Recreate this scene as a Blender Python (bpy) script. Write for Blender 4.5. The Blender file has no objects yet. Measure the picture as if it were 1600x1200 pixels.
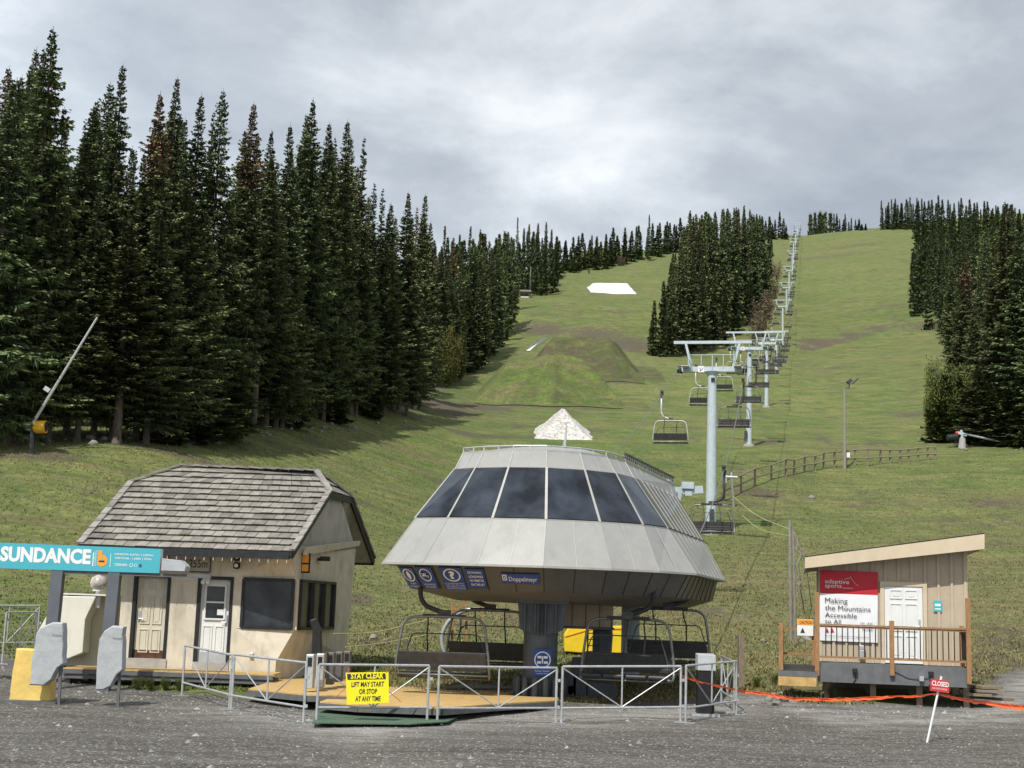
import bpy, math, random
import numpy as np
from mathutils import Vector, Matrix
random.seed(7); rng=np.random.default_rng(7)
scn=bpy.context.scene; COL=scn.collection
PI=math.pi
# ------------------------------------------------------------------ camera
F=2200.;TH=math.atan(353/2200);RO=.033;H=2.3
def ray(px,py):
    a=(px-800)/F;b=-(py-600)/F
    x=a*math.cos(RO)-b*math.sin(RO);y=a*math.sin(RO)+b*math.cos(RO);z=-1
    p=PI/2+TH
    return Vector((x,y*math.cos(p)-z*math.sin(p),y*math.sin(p)+z*math.cos(p)))
def at(px,py,Y):
    r=ray(px,py); s=Y/r.y
    return Vector((r.x*s,Y,H+r.z*s))
cam=bpy.data.cameras.new('camera'); camo=bpy.data.objects.new('camera',cam); COL.objects.link(camo)
camo.location=(0,0,H)
camo.rotation_euler=(Matrix.Rotation(PI/2+TH,3,'X')@Matrix.Rotation(RO,3,'Z')).to_euler()
cam.sensor_width=36; cam.lens=F/1600*36; cam.clip_start=.1; cam.clip_end=6000
scn.camera=camo
scn.view_settings.view_transform='Standard'; scn.view_settings.look='None'; scn.view_settings.exposure=0
scn.render.resolution_x=1024; scn.render.resolution_y=768
# ------------------------------------------------------------------ tags
def tag(o,label=None,cat=None,group=None,kind=None):
    if label: o['label']=label
    if cat: o['category']=cat
    if group: o['group']=group
    if kind: o['kind']=kind
    return o
def empty(name,loc,label=None,cat=None,group=None,rz=0):
    o=bpy.data.objects.new(name,None); COL.objects.link(o); o.location=loc; o.rotation_euler=(0,0,rz)
    o.empty_display_size=.2
    return tag(o,label,cat,group)
# ------------------------------------------------------------------ materials
def N(nt,t,**k):
    n=nt.nodes.new(t)
    for a,b in k.items(): setattr(n,a,b)
    return n
def mat(name,c,rough=.6,metal=0,vary=.15,scale=6,bump=0,bscale=40,c2=None,spec=.4,dirt=0,stretch=None):
    m=bpy.data.materials.new(name); m.use_nodes=True; nt=m.node_tree; b=nt.nodes['Principled BSDF']
    b.inputs['Roughness'].default_value=rough; b.inputs['Metallic'].default_value=metal
    b.inputs['Specular IOR Level'].default_value=spec
    L=nt.links.new
    tc=N(nt,'ShaderNodeTexCoord'); src=tc.outputs['Object']
    if stretch:
        mp=N(nt,'ShaderNodeMapping'); mp.inputs['Scale'].default_value=stretch; L(src,mp.inputs[0]); src=mp.outputs[0]
    n=N(nt,'ShaderNodeTexNoise'); n.inputs['Scale'].default_value=scale; n.inputs['Detail'].default_value=6; n.inputs['Roughness'].default_value=.65
    L(src,n.inputs['Vector'])
    cr=N(nt,'ShaderNodeValToRGB'); L(n.outputs['Fac'],cr.inputs[0])
    c2=c2 or tuple(v*(1-vary*1.6) for v in c)
    c1=tuple(min(.9,v*(1+vary*.6)) for v in c)
    cr.color_ramp.elements[0].position=.3; cr.color_ramp.elements[1].position=.7
    cr.color_ramp.elements[0].color=(*c2,1); cr.color_ramp.elements[1].color=(*c1,1)
    out=cr.outputs[0]
    if dirt:
        n2=N(nt,'ShaderNodeTexNoise'); n2.inputs['Scale'].default_value=1.3; n2.inputs['Detail'].default_value=8; n2.inputs['Roughness'].default_value=.7
        mp2=N(nt,'ShaderNodeMapping'); mp2.inputs['Scale'].default_value=(2.5,2.5,.7); L(tc.outputs['Object'],mp2.inputs[0]); L(mp2.outputs[0],n2.inputs[0])
        r2=N(nt,'ShaderNodeMapRange'); r2.inputs[1].default_value=.48; r2.inputs[2].default_value=.75; r2.inputs[3].default_value=0; r2.inputs[4].default_value=dirt; L(n2.outputs['Fac'],r2.inputs[0])
        mx=N(nt,'ShaderNodeMixRGB'); L(r2.outputs[0],mx.inputs[0]); L(out,mx.inputs[1]); mx.inputs[2].default_value=(c[0]*.35,c[1]*.32,c[2]*.27,1); out=mx.outputs[0]
    L(out,b.inputs['Base Color'])
    if bump:
        bn=N(nt,'ShaderNodeTexNoise'); bn.inputs['Scale'].default_value=bscale; bn.inputs['Detail'].default_value=4
        L(tc.outputs['Object'],bn.inputs['Vector'])
        bm=N(nt,'ShaderNodeBump'); bm.inputs['Strength'].default_value=bump; bm.inputs['Distance'].default_value=.02
        L(bn.outputs['Fac'],bm.inputs['Height']); L(bm.outputs[0],b.inputs['Normal'])
    return m
M={}
M['steel']=mat('galvanised_steel',(.55,.57,.58),.45,.5,.15,9,dirt=.3)
M['blue_steel']=mat('pale_blue_painted_steel',(.46,.53,.57),.55,0,.07,3,dirt=.25)
M['dark_steel']=mat('dark_grey_steel',(.075,.08,.085),.5,.3,.3,5,dirt=.3)
M['mast']=mat('dark_blue_grey_paint',(.10,.115,.13),.55,.1,.2,3,bump=.2,dirt=.5)
M['chair_metal']=mat('chair_grey_metal',(.22,.23,.22),.4,.6,.2,5)
M['chair_light']=mat('chair_pale_metal',(.52,.53,.50),.45,.3,.15,5)
M['black']=mat('black_plastic',(.018,.018,.019),.45,0,.3,8)
M['cushion']=mat('black_vinyl',(.045,.046,.05),.45,0,.3,8,bump=.3,bscale=30)
M['slat']=mat('dark_slat',(.042,.040,.038),.5,.2,.3,8)
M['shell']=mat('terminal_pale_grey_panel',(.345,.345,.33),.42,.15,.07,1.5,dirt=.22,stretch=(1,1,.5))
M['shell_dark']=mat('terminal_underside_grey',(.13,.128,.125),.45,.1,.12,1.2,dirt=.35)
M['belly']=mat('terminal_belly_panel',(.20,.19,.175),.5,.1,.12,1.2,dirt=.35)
M['seam']=mat('panel_seam',(.42,.42,.39),.5,.2,.1,4)
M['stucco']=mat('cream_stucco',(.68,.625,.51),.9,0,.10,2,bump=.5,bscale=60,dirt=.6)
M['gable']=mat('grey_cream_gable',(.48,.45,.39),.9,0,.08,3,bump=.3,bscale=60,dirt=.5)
M['cream']=mat('cream_painted_metal',(.62,.58,.46),.55,0,.05,3,dirt=.25)
M['door_cream']=mat('cream_door',(.62,.58,.47),.5,0,.06,4,dirt=.3)
M['white']=mat('white_paint',(.74,.75,.74),.45,0,.05,4,dirt=.12)
M['trim']=mat('black_trim',(.022,.024,.026),.5,0,.3,8)
M['kick']=mat('rusty_kick_plate',(.12,.055,.03),.6,.2,.4,12)
M['tile']=None
M['ply']=mat('yellow_plywood',(.60,.40,.16),.7,0,.22,5,bump=.2,stretch=(1,7,1),dirt=.45)
M['deck_edge']=mat('grey_deck_board',(.13,.135,.14),.7,0,.2,8,bump=.2)
M['wood']=mat('cedar_post',(.36,.20,.09),.75,0,.25,7,bump=.3,stretch=(6,6,.7),dirt=.3)
M['old_wood']=mat('weathered_wood',(.27,.22,.16),.85,0,.3,7,bump=.4,stretch=(6,6,.7),dirt=.3)
M['grey_wood']=mat('silver_grey_wood',(.30,.28,.24),.85,0,.3,7,bump=.4,stretch=(6,6,.7))
M['batten']=mat('tan_batten',(.50,.43,.32),.75,0,.06,4,dirt=.12)
M['siding']=mat('tan_board_siding',(.47,.40,.295),.8,0,.06,4,bump=.15,dirt=.22)
M['fascia']=mat('pale_tan_fascia',(.60,.50,.36),.65,0,.05,4,dirt=.12)
M['deck_grey']=mat('grey_deck_paint',(.14,.145,.155),.75,0,.15,5,bump=.2,dirt=.3)
M['fabric_grey']=mat('grey_cover_fabric',(.42,.44,.46),.85,0,.12,3,bump=.6,bscale=9)
M['fabric_yellow']=mat('yellow_cover_fabric',(.78,.56,.17),.8,0,.12,3,bump=.6,bscale=9)
M['tarp_yellow']=mat('bright_yellow_pad',(.80,.56,.02),.6,0,.08,3,bump=.4,bscale=6)
M['teal']=mat('teal_sign_face',(.07,.42,.50),.45,0,.05,2,dirt=.05)
M['blue']=mat('blue_sign_face',(.02,.075,.33),.45,0,.08,4)
M['orange']=mat('orange_print',(.85,.35,.03),.5,0,.05,4)
M['yellow_sign']=mat('yellow_sign_face',(.85,.75,.02),.5,0,.05,4)
M['red']=mat('red_print',(.55,.02,.035),.5,0,.08,2,bump=.3,bscale=4)
M['red2']=mat('red_sign_face',(.62,.05,.05),.5,0,.08,4)
M['banner']=mat('white_banner_vinyl',(.76,.78,.80),.5,0,.04,2,bump=.3,bscale=4)
M['ink']=mat('dark_ink',(.03,.03,.035),.6,0,.1,9)
M['print_white']=mat('white_print',(.80,.80,.80),.5,0,.02,9)
M['orange_tape']=mat('orange_safety_mesh',(.80,.13,.04),.7,0,.15,9)
M['yellow_rope']=mat('yellow_rope',(.46,.45,.18),.8,0,.1,9)
M['cable']=mat('steel_rope',(.20,.20,.19),.5,.4,.1,9)
M['mat_green']=mat('green_turf_mat',(.09,.15,.10),.95,0,.2,12,bump=.6,dirt=.3)
M['rock']=mat('grey_rock',(.30,.29,.27),.9,0,.35,2.5,bump=.8,bscale=8,dirt=.3)
M['concrete']=mat('concrete',(.40,.39,.37),.9,0,.15,4,bump=.4,dirt=.2)
M['snow']=mat('old_snow',(.64,.65,.66),.7,0,.05,1.5,bump=.8,bscale=3)
M['dirty_snow']=mat('speckled_snow',(.72,.71,.68),.9,0,.2,3.2,bump=.6,bscale=3,c2=(.22,.20,.18))
M['bark']=mat('conifer_bark',(.13,.105,.085),.95,0,.35,6,bump=.8,bscale=12,stretch=(1,1,.25))
M['bark_pale']=mat('pale_bark',(.33,.27,.22),.95,0,.3,6,bump=.8,bscale=12,stretch=(1,1,.25))
M['curtain']=mat('window_interior',(.05,.05,.055),.9,0,.5,3)
M['skin_snowgun']=mat('snow_gun_yellow',(.75,.42,.02),.5,0,.1,4)
def glass(name,tint=(.009,.011,.015),rough=.08):
    m=bpy.data.materials.new(name); m.use_nodes=True; nt=m.node_tree; b=nt.nodes['Principled BSDF']
    tc=N(nt,'ShaderNodeTexCoord'); n=N(nt,'ShaderNodeTexNoise'); n.inputs['Scale'].default_value=1.6; n.inputs['Detail'].default_value=5
    nt.links.new(tc.outputs['Object'],n.inputs[0])
    cr=N(nt,'ShaderNodeValToRGB'); nt.links.new(n.outputs['Fac'],cr.inputs[0])
    cr.color_ramp.elements[0].position=.35; cr.color_ramp.elements[1].position=.7
    cr.color_ramp.elements[0].color=(*tint,1); cr.color_ramp.elements[1].color=(*[v*5 for v in tint],1)
    nt.links.new(cr.outputs[0],b.inputs['Base Color'])
    rr=N(nt,'ShaderNodeMapRange'); rr.inputs[3].default_value=rough; rr.inputs[4].default_value=rough+.16; nt.links.new(n.outputs['Fac'],rr.inputs[0])
    nt.links.new(rr.outputs[0],b.inputs['Roughness'])
    b.inputs['Specular IOR Level'].default_value=.42
    return m
M['glass']=glass('tinted_glass'); M['glass2']=glass('window_glass',(.012,.014,.016),.03)
M['post_grey']=mat('slate_grey_post',(.12,.13,.15),.6,0,.1,3,dirt=.2)
M['box_white']=mat('off_white_enclosure',(.74,.72,.63),.5,0,.04,3,dirt=.15)
M['lamp']=mat('clear_lamp_plastic',(.55,.53,.48),.25,0,.3,9)
def attr_mat(name,attr='col',rough=.8,objvar=.0,bump=0,bscale=20,spec=.2,noise=0,nscale=5):
    m=bpy.data.materials.new(name); m.use_nodes=True; nt=m.node_tree; b=nt.nodes['Principled BSDF']; L=nt.links.new
    b.inputs['Roughness'].default_value=rough; b.inputs['Specular IOR Level'].default_value=spec
    a=N(nt,'ShaderNodeAttribute',attribute_name=attr); out=a.outputs['Color']
    if objvar:
        oi=N(nt,'ShaderNodeObjectInfo'); hs=N(nt,'ShaderNodeHueSaturation')
        r1=N(nt,'ShaderNodeMapRange'); r1.inputs[3].default_value=1-objvar; r1.inputs[4].default_value=1+objvar; L(oi.outputs['Random'],r1.inputs[0]); L(r1.outputs[0],hs.inputs['Value'])
        mth=N(nt,'ShaderNodeMath',operation='MULTIPLY'); mth.inputs[1].default_value=7.31; L(oi.outputs['Random'],mth.inputs[0])
        fr=N(nt,'ShaderNodeMath',operation='FRACT'); L(mth.outputs[0],fr.inputs[0])
        r2=N(nt,'ShaderNodeMapRange'); r2.inputs[3].default_value=.47; r2.inputs[4].default_value=.515; L(fr.outputs[0],r2.inputs[0]); L(r2.outputs[0],hs.inputs['Hue'])
        L(out,hs.inputs['Color']); out=hs.outputs[0]
    if noise:
        tc=N(nt,'ShaderNodeTexCoord'); n=N(nt,'ShaderNodeTexNoise'); n.inputs['Scale'].default_value=nscale; n.inputs['Detail'].default_value=6; L(tc.outputs['Object'],n.inputs[0])
        r=N(nt,'ShaderNodeMapRange'); r.inputs[1].default_value=.3; r.inputs[2].default_value=.7; r.inputs[3].default_value=1-noise; r.inputs[4].default_value=1+noise*.5; L(n.outputs['Fac'],r.inputs[0])
        vm=N(nt,'ShaderNodeVectorMath',operation='SCALE'); L(out,vm.inputs[0]); L(r.outputs[0],vm.inputs['Scale']); out=vm.outputs[0]
    L(out,b.inputs['Base Color'])
    if bump:
        tc=N(nt,'ShaderNodeTexCoord'); bn=N(nt,'ShaderNodeTexNoise'); bn.inputs['Scale'].default_value=bscale; L(tc.outputs['Object'],bn.inputs[0])
        bm=N(nt,'ShaderNodeBump'); bm.inputs['Strength'].default_value=bump; bm.inputs['Distance'].default_value=.02; L(bn.outputs['Fac'],bm.inputs['Height']); L(bm.outputs[0],b.inputs['Normal'])
    return m
M['needles']=attr_mat('spruce_needles',objvar=.28)
M['needles_rust']=attr_mat('rusty_spruce_needles','rust',objvar=.2)
M['leaf']=attr_mat('shrub_leaves',objvar=.2)
M['tile']=attr_mat('roof_tile',rough=.85,bump=.4,noise=.3,nscale=4)
M['pebble']=attr_mat('pebbles',rough=.9,noise=.3)
M['grassblade']=attr_mat('grass_blades',rough=.85)
# ------------------------------------------------------------------ mesh builder
class MB:
    def __init__(s): s.v=[]; s.f=[]; s.c=None
    def add(s,vs,fs):
        b=len(s.v); s.v+= [tuple(v) for v in vs]; s.f+=[tuple(i+b for i in f) for f in fs]; return s
    def box(s,a,b,R=None):
        # a,b opposite corners ; or centre/size with R
        x0,y0,z0=a; x1,y1,z1=b
        vs=[(x0,y0,z0),(x1,y0,z0),(x1,y1,z0),(x0,y1,z0),(x0,y0,z1),(x1,y0,z1),(x1,y1,z1),(x0,y1,z1)]
        return s.add(vs,[(0,3,2,1),(4,5,6,7),(0,1,5,4),(1,2,6,5),(2,3,7,6),(3,0,4,7)])
    def cbox(s,c,sz,R=None):
        c=Vector(c); h=[q/2 for q in sz]; R=R or Matrix.Identity(3)
        vs=[c+R@Vector((sx*h[0],sy*h[1],sz_*h[2])) for sz_ in(-1,1) for sx,sy in((-1,-1),(1,-1),(1,1),(-1,1))]
        return s.add(vs,[(0,3,2,1),(4,5,6,7),(0,1,5,4),(1,2,6,5),(2,3,7,6),(3,0,4,7)])
    def bar(s,p,q,w,h=None,up=(0,0,1)):
        # rectangular bar from p to q
        p=Vector(p);q=Vector(q);h=h or w; d=(q-p); L=d.length; d.normalize(); up=Vector(up)
        if abs(d.dot(up))>.98: up=Vector((0,1,0))
        x=d.cross(up).normalized(); z=x.cross(d)
        R=Matrix((x,d,z)).transposed()
        return s.cbox((p+q)/2,(w,L,h),R)
    def tube(s,pts,r,n=8,cap=True):
        pts=[Vector(p) for p in pts]; rs=r if isinstance(r,(list,tuple)) else [r]*len(pts)
        b=len(s.v); u=None
        for i,p in enumerate(pts):
            d=(pts[min(i+1,len(pts)-1)]-pts[max(i-1,0)]).normalized()
            if u is None:
                u=d.cross(Vector((0,0,1)));
                if u.length<.05: u=d.cross(Vector((0,1,0)))
            u=(u-d*u.dot(d)).normalized(); w=d.cross(u)
            for k in range(n):
                a=2*PI*k/n; s.v.append(tuple(p+(u*math.cos(a)+w*math.sin(a))*rs[i]))
        for i in range(len(pts)-1):
            for k in range(n):
                s.f.append((b+i*n+k,b+i*n+(k+1)%n,b+(i+1)*n+(k+1)%n,b+(i+1)*n+k))
        if cap:
            s.f.append(tuple(b+k for k in range(n))[::-1]); s.f.append(tuple(b+(len(pts)-1)*n+k for k in range(n)))
        return s
    def poly(s,pts): return s.add(pts,[tuple(range(len(pts)))])
    def prism(s,pts,off):
        off=Vector(off); n=len(pts); a=[Vector(p) for p in pts]; 
        return s.add(a+[p+off for p in a],[tuple(range(n))[::-1],tuple(range(n,2*n))]+[(i,(i+1)%n,n+(i+1)%n,n+i) for i in range(n)])
    def build(s,name,m,parent=None,bevel=0,smooth=False,local=False):
        me=bpy.data.meshes.new(name)
        o=bpy.data.objects.new(name,me)
        off=Vector((0,0,0))
        if parent is not None and not local:
            off=Vector(WL[parent.name]) if parent.name in WL else Vector(parent.location)
        vs=[(v[0]-off[0],v[1]-off[1],v[2]-off[2]) for v in s.v]
        me.from_pydata(vs,[],s.f); me.materials.append(m)
        if smooth:
            for p in me.polygons: p.use_smooth=True
        COL.objects.link(o)
        if parent is not None: o.parent=parent; WL[o.name]=off
        if bevel:
            md=o.modifiers.new('bevel','BEVEL'); md.width=bevel; md.segments=2; md.limit_method='ANGLE'
        if s.c is not None:
            a=me.color_attributes.new('col','FLOAT_COLOR','CORNER')
            arr=[]
            for fi,f in enumerate(s.f): arr+= list(s.c[fi])*len(f)
            a.data.foreach_set('color',arr)
        return o
WL={}
def arc(c,r,a0,a1,n,ax='xz'):
    out=[]
    for i in range(n+1):
        a=a0+(a1-a0)*i/n
        out.append((c[0]+r*math.cos(a),c[1],c[2]+r*math.sin(a)))
    return out
def smooth_path(pts,r,n=5):
    # round the corners of a polyline
    P=[Vector(p) for p in pts]; out=[P[0]]
    for i in range(1,len(P)-1):
        a=(P[i-1]-P[i]); b=(P[i+1]-P[i]); ra=min(r,a.length*.48); rb=min(r,b.length*.48)
        p0=P[i]+a.normalized()*ra; p2=P[i]+b.normalized()*rb
        for k in range(n+1):
            t=k/n; out.append(p0*(1-t)**2+P[i]*2*t*(1-t)+p2*t*t)
    out.append(P[-1]); return out
def lerp(a,b,t): return a+(b-a)*t
def text_mesh(body,origin,xdir,updir,height,m,parent,name='lettering',width=None,bold=0,shear=0,extr=0,label=None):
    c=bpy.data.curves.new('txt','FONT'); c.body=body; c.size=1; c.offset=bold; c.shear=shear; c.resolution_u=3; c.extrude=extr
    o=bpy.data.objects.new('txt',c); COL.objects.link(o)
    dg=bpy.context.evaluated_depsgraph_get(); me=bpy.data.meshes.new_from_object(o.evaluated_get(dg))
    bpy.data.objects.remove(o,do_unlink=True); bpy.data.curves.remove(c)
    co=np.array([v.co[:] for v in me.vertices])
    if len(co)==0: return None
    mn=co.min(0); mx=co.max(0)
    x=Vector(xdir).normalized(); u=Vector(updir).normalized(); o0=Vector(origin)-(Vector(WL[parent.name]) if parent.name in WL else Vector(parent.location))
    sy=height/(mx[1]-mn[1]); sx=sy if width is None else width/(mx[0]-mn[0])
    for v in me.vertices:
        v.co=o0+x*((v.co.x-mn[0])*sx)+u*((v.co.y-mn[1])*sy)
    me.materials.clear(); me.materials.append(m); me.name=name
    ob=bpy.data.objects.new(name,me); COL.objects.link(ob); ob.parent=parent
    if label: ob['label']=label
    return ob
# ------------------------------------------------------------------ terrain
def az(px,py,Y): return at(px,py,Y).z
CP=[(-60,-.1),(0,0),(24,0.02),(30,.12),(36,.38),(43,.74),(52,1.5),(62,2.7),(78,5.2),(95,7.75),(112,11.0),(130,14.9),(157,21.4),(200,31.0),(225,36.2),(300,az(1213,577,300)),
    (400,az(1223,541,400)),(480,az(1229,493,480)),(580,az(1233,468,580)),(690,az(1238,438,690)),(800,az(1240,412,800)),(900,az(1243,392,900)),(1000,az(1247,372,1000)),(1050,az(1249,367.5,1050)),(1090,az(1249,367.5,1050)+9),(1150,az(1249,367.5,1050)+13),(1400,az(1249,367.5,1050)-10),(3200,az(1249,367.5,1050)-300)]
PY=np.array([c[0] for c in CP],float); PZ=np.array([c[1] for c in CP],float)
# monotone cubic (hermite) interpolation
_d=np.diff(PZ)/np.diff(PY); _m=np.zeros(len(PY)); _m[1:-1]=(_d[:-1]+_d[1:])/2; _m[0]=_d[0]; _m[-1]=_d[-1]
def prof(Y):
    Y=np.clip(Y,PY[0],PY[-1]); i=np.clip(np.searchsorted(PY,Y)-1,0,len(PY)-2)
    h=PY[i+1]-PY[i]; t=(Y-PY[i])/h
    return (2*t**3-3*t**2+1)*PZ[i]+(t**3-2*t**2+t)*h*_m[i]+(-2*t**3+3*t**2)*PZ[i+1]+(t**3-t**2)*h*_m[i+1]
def S(t): t=np.clip(t,0,1); return t*t*(3-2*t)
PH=[(rng.uniform(0,6.28),rng.uniform(0,6.28)) for _ in range(12)]
def zt(x,y):
    x=np.asarray(x,float); y=np.asarray(y,float)
    z=prof(y)
    z=z+5.9*S((-x-2)/24)*S((y-44)/48)*(1-S((y-150)/160))
    e=np.maximum(0,x-.21*y-3); z=z+.15*e*np.clip(y/400,0,1)*(1-.0*e)
    e2=np.maximum(0,e-150); z=z-.12*e2
    u=x/np.maximum(y,1)
    k=1-S((u-.105)/.055)
    base=prof(np.full_like(y,870.)); 
    z=np.where(y>870, z*(1-k)+(base+(np.minimum(y,1300)-870)*.07-np.maximum(0,y-1300)*.1)*k, z)
    z=z-22*np.clip((y-700)/170,0,1)*k*S((.06-u)/.05)
    f=S((y-38)/30)
    amp=.10+.25*S((y-90)/200)
    for i,(a,b) in enumerate(PH):
        w=6.5*1.55**i if i<8 else 3.
        if i>=8: continue
        z=z+f*amp*.35*np.sin(x/w*2*PI*.7+a)*np.sin(y/w*2*PI*.5+b)*(1+.15*i)
    # gravel undulation
    z=z+.03*(1-f)*np.sin(x*.9+1)*np.sin(y*.6)+.012*(1-f)*np.sin(x*2.3+y*.7)
    # track on the far slope
    return z
def zg(x,y): return float(zt(np.array([x]),np.array([y]))[0])
_T=np.concatenate([np.arange(14,60,.15),np.arange(60,300,.6),np.arange(300,1400,3)])
def ground(px,py,dz=0):
    r=ray(px,py); xs=r.x/r.y*_T; zs=H+r.z/r.y*_T; g=zt(xs,_T)+dz
    b=np.nonzero(g>=zs)[0]
    i=b[0] if len(b) else len(_T)-1
    if i>0:
        d0=zs[i-1]-g[i-1]; d1=zs[i]-g[i]; t=d0/(d0-d1) if d0!=d1 else 1; Y=_T[i-1]+(_T[i]-_T[i-1])*min(1,max(0,t))
    else: Y=_T[0]
    x=r.x/r.y*Y; return Vector((x,Y,zg(x,Y)))
# grid : fan in x, graded in y
ys=np.concatenate([np.arange(-40,14,3.),np.arange(14,50,.3),np.arange(50,110,.6),np.arange(110,320,1.6),np.arange(320,700,5),np.arange(700,1200,10),np.arange(1200,3200,100)])
us=np.concatenate([np.linspace(-3,-.62,14)[:-1],np.linspace(-.62,-.46,12)[:-1],np.linspace(-.46,.46,330),np.linspace(.46,.62,12)[1:],np.linspace(.62,3,14)[1:]])
YY,UU=np.meshgrid(ys,us,indexing='ij'); XX=UU*(np.maximum(YY,0)+12)
ZZ=zt(XX,YY)
# attributes : gravel, dirt, dry
gedge_px=[(-400,1010),(0,1022),(60,1040),(130,1050),(200,1075),(300,1085),(390,1092),(480,1105),(600,1120),(760,1100),(900,1098),(1060,1095),(1160,1078),(1250,1098),(1380,1100),(1500,1098),(1530,1085),(1545,1068),(1570,1050),(1620,1040),(1900,1030)]
gp=[]
for px,py in gedge_px:
    a=ground(px,py); gp.append((a.x,a.y))
gp.sort(); gx=np.array([a for a,_ in gp]); gy=np.array([b for _,b in gp])
def gravel_at(x,y):
    e=np.interp(x,gx,gy); return np.clip(.5+(e-y)/(1.6+1.6*np.clip((x-10.5)/2,0,1)),0,1)
GR=gravel_at(XX,YY)
# dirt blobs given as picture points and converted to ground positions
DI=np.zeros_like(XX)
def blob(px,py,rx,ry,a=1.,rot=0):
    p=ground(px,py); sx=rx*p.y/F; 
    q1=ground(px,py+ry); q2=ground(px,py-ry); sy=abs(q2.y-q1.y)/2
    c=p; dx=(XX-c.x); dy=(YY-c.y)
    # follow the viewing azimuth so long blobs lie across the slope
    d=(dx/sx)**2+(dy/max(sy,.3))**2
    np.maximum(DI,a*np.exp(-d*1.2),out=DI)
for b in [(690,632,70,14,.9),(620,640,60,10,.7),(780,627,60,8,.7),(700,612,50,10,.5),(760,682,130,5,.75),(900,682,60,5,.6),(640,668,90,5,.5),
          (905,672,45,5,.9),(850,515,60,14,.75),(930,525,70,16,.7),(780,508,60,6,.5),(985,540,60,16,.8),(860,492,80,3,.6),(960,488,70,3,.6),
          (1280,535,45,8,.9),(1330,523,30,5,.8),(1370,512,30,5,.7),(1400,500,12,6,.6),(1300,575,70,3,.5),(1250,570,60,2.5,.5),(1390,478,50,6,.5),(1450,510,60,10,.7),(1500,600,60,12,.5),
          (1340,470,90,4,.35),(1300,440,80,3,.35),(1400,420,60,3,.3),(1300,400,120,5,.45),(1330,385,90,5,.5),(1420,612,50,2.5,.6),(1430,648,50,9,.6),
          (560,935,30,14,.9),(575,1000,30,8,.6),(540,960,15,22,.7),(620,640,30,6,.6),(170,842,35,5,.5),(130,770,60,5,.4),(1180,770,70,12,.7),(1240,783,60,5,.5),(1540,785,60,14,.6),(1480,810,70,8,.4),(1190,790,60,6,.5),
          (1262,545,16,5,1),(1285,540,18,5,1),(1308,534,18,4.5,1),(1330,528,18,4,1),(1352,522,16,3.5,.9),(1375,516,16,3.5,.8),(1395,509,12,4,.8),(1404,500,8,6,.8),(1402,492,10,3,.7),(1000,640,60,3,.4),(60,712,90,8,.9),(250,702,160,6,.8),(420,690,120,6,.5),(1050,690,40,5,.4),(1350,760,120,5,.25),(1150,960,80,8,.35),(1180,1010,60,8,.4),(1560,1030,50,16,1),(1590,1010,50,22,1),(1545,1055,30,12,1),(1570,985,60,12,.7),(855,634,130,5,.9),(760,637,60,6,.9),(930,596,90,5,.8),(975,575,30,10,.7),(1220,1040,40,12,.35)]:
    blob(*b)
me=bpy.data.meshes.new('ground')
ny,nx=XX.shape; V=np.stack([XX,YY,ZZ],-1).reshape(-1,3)
idx=np.arange(ny*nx).reshape(ny,nx); Q=np.stack([idx[:-1,:-1],idx[:-1,1:],idx[1:,1:],idx[1:,:-1]],-1).reshape(-1,4)
def fast_mesh(me,V,Q,smooth=False):
    me.vertices.add(len(V)); me.vertices.foreach_set('co',np.ascontiguousarray(V,dtype=np.float32).ravel())
    k=Q.shape[1]; me.loops.add(len(Q)*k); me.loops.foreach_set('vertex_index',np.ascontiguousarray(Q,dtype=np.int32).ravel())
    me.polygons.add(len(Q)); me.polygons.foreach_set('loop_start',np.arange(0,len(Q)*k,k,dtype=np.int32))
    me.polygons.foreach_set('loop_total',np.full(len(Q),k,dtype=np.int32))
    me.polygons.foreach_set('use_smooth',np.full(len(Q),smooth,dtype=bool))
    me.update(calc_edges=True)
fast_mesh(me,V,Q,True)
PL=np.exp(-((YY-np.interp(XX,gx,gy)+2.6)/1.9)**2)*S((XX+8)/5)
for nm,A in (('gravel',GR),('dirt',DI),('pale',PL)):
    at_=me.attributes.new(nm,'FLOAT','POINT'); at_.data.foreach_set('value',A.ravel().astype(np.float32))
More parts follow.
